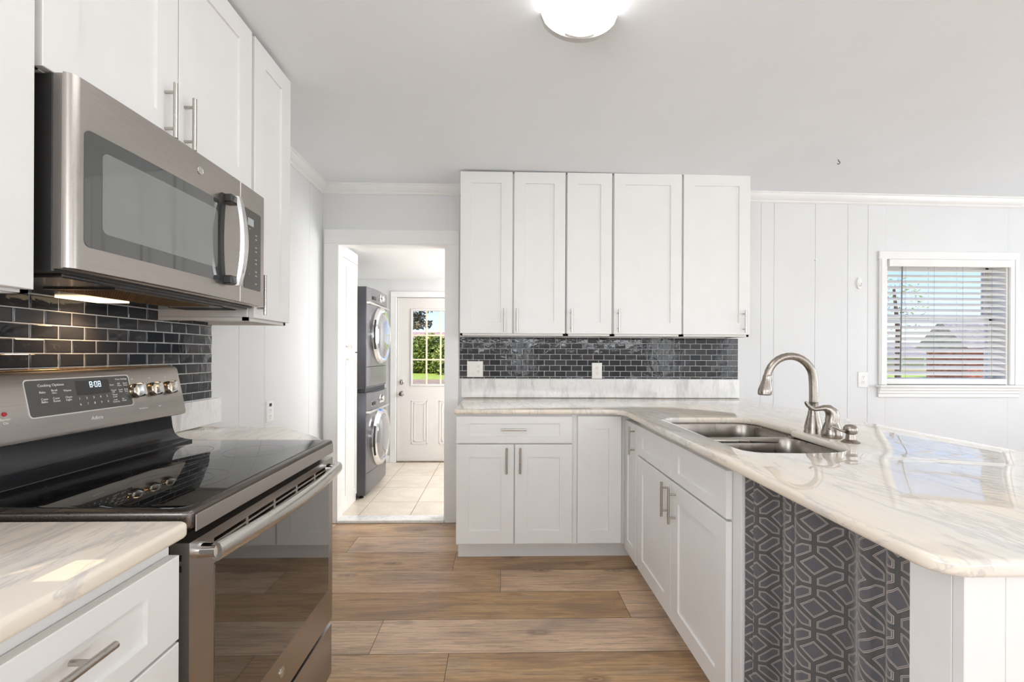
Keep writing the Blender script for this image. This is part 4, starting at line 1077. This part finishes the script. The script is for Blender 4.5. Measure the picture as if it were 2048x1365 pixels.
def machine(name, label, z0_, kind):
    t = thing(name, label, name.replace('_', ' '), (-1.5, 4.08, z0_))
    y0_, y1_ = 3.803, 4.455; x0, x1 = -1.88, -1.162; H = .915
    MB().box(x0, x1, y0_, y1_, z0_+.03, z0_+H, b=.006, seg=2).build('body', 'machine', t)
    yc = (y0_+y1_)/2; zc_ = z0_+.485 if kind == 'washer' else z0_+.505
    # bowed front skin
    m = MB(); n = 14
    zt = z0_+.735 if kind == 'washer' else z0_+.765
    def skin(za, zb, d, name_, mat):
        m = MB(); pts = [(x1-.002, y0_)]
        for i in range(n+1):
            s_ = i/n; pts.append((x1+.004+d*(1-(2*s_-1)**2)**.6, y0_+(y1_-y0_)*s_))
        pts.append((x1-.002, y1_)); m.prism(pts, 2, za, zb); return m.build(name_, mat, t)
    skin(z0_+.055, z0_+.22, .022, 'lower_panel', 'machinefront')
    skin(z0_+.226, zt, .026, 'front_panel', 'machinefront')
    MB().box(x1, x1+.034, y0_, y1_-.0, zt+.001, zt+.022, b=.003).build('accent_strip', 'chromesoft', t)
    cpz = skin(zt+.024, z0_+H-.004, .034, 'control_panel', 'machinefront')
    m = MB().lathe((x1+.036, yc, (zt+z0_+H)/2+.01), (1, 0, 0), [(.042, 0), (.042, .004), (.034, .008), (.032, .028), (.026, .032), (0, .032)], 26); m.build('dial', 'chrome', cpz)
    MB().box(x1+.020, x1+.034, y0_+.09, y0_+.19, (zt+z0_+H)/2-.028, (zt+z0_+H)/2+.002, b=.001).build('display', 'black', cpz)
    if kind == 'washer':
        MB().box(x1+.012, x1+.028, y0_+.075, y0_+.205, (zt+z0_+H)/2-.036, (zt+z0_+H)/2+.010, b=.001).build('display_surround', 'chromesoft', cpz)
    # door
    R = .262
    dr_ = MB().lathe((x1+.020, yc, zc_), (1, 0, 0), [(R, 0), (R+.002, .018), (R-.010, .040), (R-.030, .050), (R-.050, .046), (R-.055, .036)], 56, cap=False).build('door', 'chrome', t)
    MB().lathe((x1+.020, yc, zc_), (1, 0, 0), [(R-.052, .036), (R-.075, .052), (R-.13, .068), (.08, .074), (0, .076)], 48, cap=False).build('door_glass', 'glassdoor', dr_)
    MB().tube([(x1+.050, yc-(R-.018)*math.cos(a), zc_+(R-.018)*math.sin(a)) for a in [math.radians(q) for q in range(-30, 31, 5)]], [(.012, .018)]*13, 12).build('door_handle', 'black', dr_)
    m = MB()
    for yy in (y0_+.05, y1_-.05): m.lathe((x1-.05, yy, z0_), (0, 0, 1), [(.02, 0), (.02, .008), (.01, .012), (.01, .032)], 14)
    if kind == 'washer': m.build('leveling_feet', 'black', t)
    else: m.bm.free(); MB().box(x0+.02, x1-.01, y0_+.01, y1_-.01, z0_-.0, z0_+.031).build('stacking_plinth', 'black', t)
MT['glassdoor'] = plain('machine_door_glass', (.16, .16, .165), .06, .2, spec=1.0, coat=1)
machine('washing_machine', 'graphite front-load washing machine at the bottom of the stack', .021, 'washer')
machine('clothes_dryer', 'graphite front-load dryer stacked on top of the washer', .938, 'dryer')

# ------------------------------------------------------------------ outdoors
gm = MB(); r = gm.ring([(-60, 5.3, -.35), (80, 5.3, -.35), (80, 120, -.35), (-60, 120, -.35)]); gm.cap(r)
g_ = gm.build('lawn', 'grass'); g_['kind'] = 'structure'
gm = MB(); r = gm.ring([(-40, 5.4, -.345), (60, 5.4, -.345), (60, 28.5, -.345), (-40, 28.5, -.345)]); gm.cap(r)
g_ = gm.build('bare_ground', 'dirt'); g_['kind'] = 'structure'
def leaves(name, mat, parent, c, r, n, size, flat=1.0):
    m = MB()
    for _ in range(n):
        while True:
            p = V(random.uniform(-1, 1), random.uniform(-1, 1), random.uniform(-1, 1))
            if .15 < p.length < 1: break
        q = V(c[0]+p.x*r[0], c[1]+p.y*r[1], c[2]+p.z*r[2])
        a = V(random.uniform(-1, 1), random.uniform(-1, 1), random.uniform(-1, 1)).normalized(); b = a.orthogonal().normalized()
        s_ = size*random.uniform(.6, 1.3); nn = a.cross(b)*s_*.12
        rr_ = m.ring([q-a*s_, q+b*s_*.5+nn, q+a*s_, q-b*s_*.5+nn]); m.cap(rr_)
    return m.build(name, mat, parent, smooth=False)
t = thing('tree', 'broadleaf tree with sparse dark leaves outside the laundry door', 'tree', (-3.4, 9.4, -.35))
MB().tube([(-3.5, 9.4, -.35), (-3.4, 9.4, .8), (-3.2, 9.4, 1.8), (-2.7, 9.3, 2.6)], [.16, .13, .10, .05], 12).tube([(-3.25, 9.4, 1.7), (-2.6, 9.2, 1.95), (-2.0, 9.1, 1.95), (-1.55, 9.0, 2.05)], [.06, .035, .02, .01], 8).tube([(-2.7, 9.3, 2.5), (-2.0, 9.1, 2.35), (-1.5, 9, 2.25)], [.04, .02, .01], 8).build('trunk', 'bark', t)
m_ = leaves('foliage', 'leaf2', t, (-2.35, 9.2, 2.5), (1.0, .9, .8), 2600, .055)
leaves('low_foliage', 'leaf2', t, (-2.0, 9.1, 1.90), (.62, .5, .13), 420, .05)
for i, (cx, rx, hz, lab) in enumerate(((-6.6, 2.0, 1.5, 'leftmost yellow-green hedge bush across the lawn'), (-4.6, 1.6, 1.65, 'tall leafy bush in the middle of the far hedge'), (-2.6, 1.5, 1.45, 'dark green bush at the right end of the far hedge'))):
    b = leaves('hedge_bush', 'leaf', None, (cx*1.35, 41-i*2.7, hz*.7-.2), (rx*1.35, 1.2, hz*1.3), 3000, .21); tag(b, lab, 'bush', 'hedge bushes across the lawn')
b = leaves('hedge_bush', 'leaf', None, (-.2, 32.6, .8), (1.8, 1.1, 1.7), 1800, .21); tag(b, 'bush behind the right edge of the door glass', 'bush', 'hedge bushes across the lawn')
def house(name, label, x0, x1, y0_, y1_, zw, zr, wm, rm):
    t = thing(name, label, 'house', ((x0+x1)/2, (y0_+y1_)/2, -.35))
    MB().box(x0, x1, y0_, y1_, -.35, zw).build('walls', wm, t, smooth=False)
    MB().prism([(y0_-.5, zw-.05), ((y0_+y1_)/2, zr), (y1_+.5, zw-.05)], 0, x0-.5, x1+.5).build('roof', rm, t, smooth=False)
    m = MB(); x = x0+1.2
    while x < x1-1: m.box(x, x+.8, y0_-.03, y0_+.01, .3, min(zw-.3, 1.4)); x += 3
    m.build('windows', 'wplastic', t, smooth=False)
house('house', 'low house with pink roof beyond the hedge, seen through the door', -16, 4, 48, 56, 2.3, 3.9, 'stucco', 'pinkroof')
house('house', 'red brick house with grey roof at the right, seen through the blind', 32.6, 46, 30, 33, 1.9, 3.9, 'brick', 'roof')
house('house', 'tan house low in the distance, seen through the left of the blind', 33, 47, 44, 50, 1.5, 2.8, 'stucco', 'roof')
t = thing('tree', 'tall thin tree seen through the upper left of the blind', 'tree', (18.3, 20, -.35))
MB().tube([(18.4, 20, -.35), (18.4, 20, 2.5), (18.2, 20, 4.4)], [.12, .09, .05], 10).build('trunk', 'bark', t)
leaves('foliage', 'leaf', t, (18.2, 20, 3.6), (1.3, 1.0, 1.5), 380, .08)
b = leaves('shrub', 'leaf', None, (17.0, 20, .6), (.7, .6, .9), 500, .12); tag(b, 'small bright green shrub at the lower left behind the blind', 'shrub')
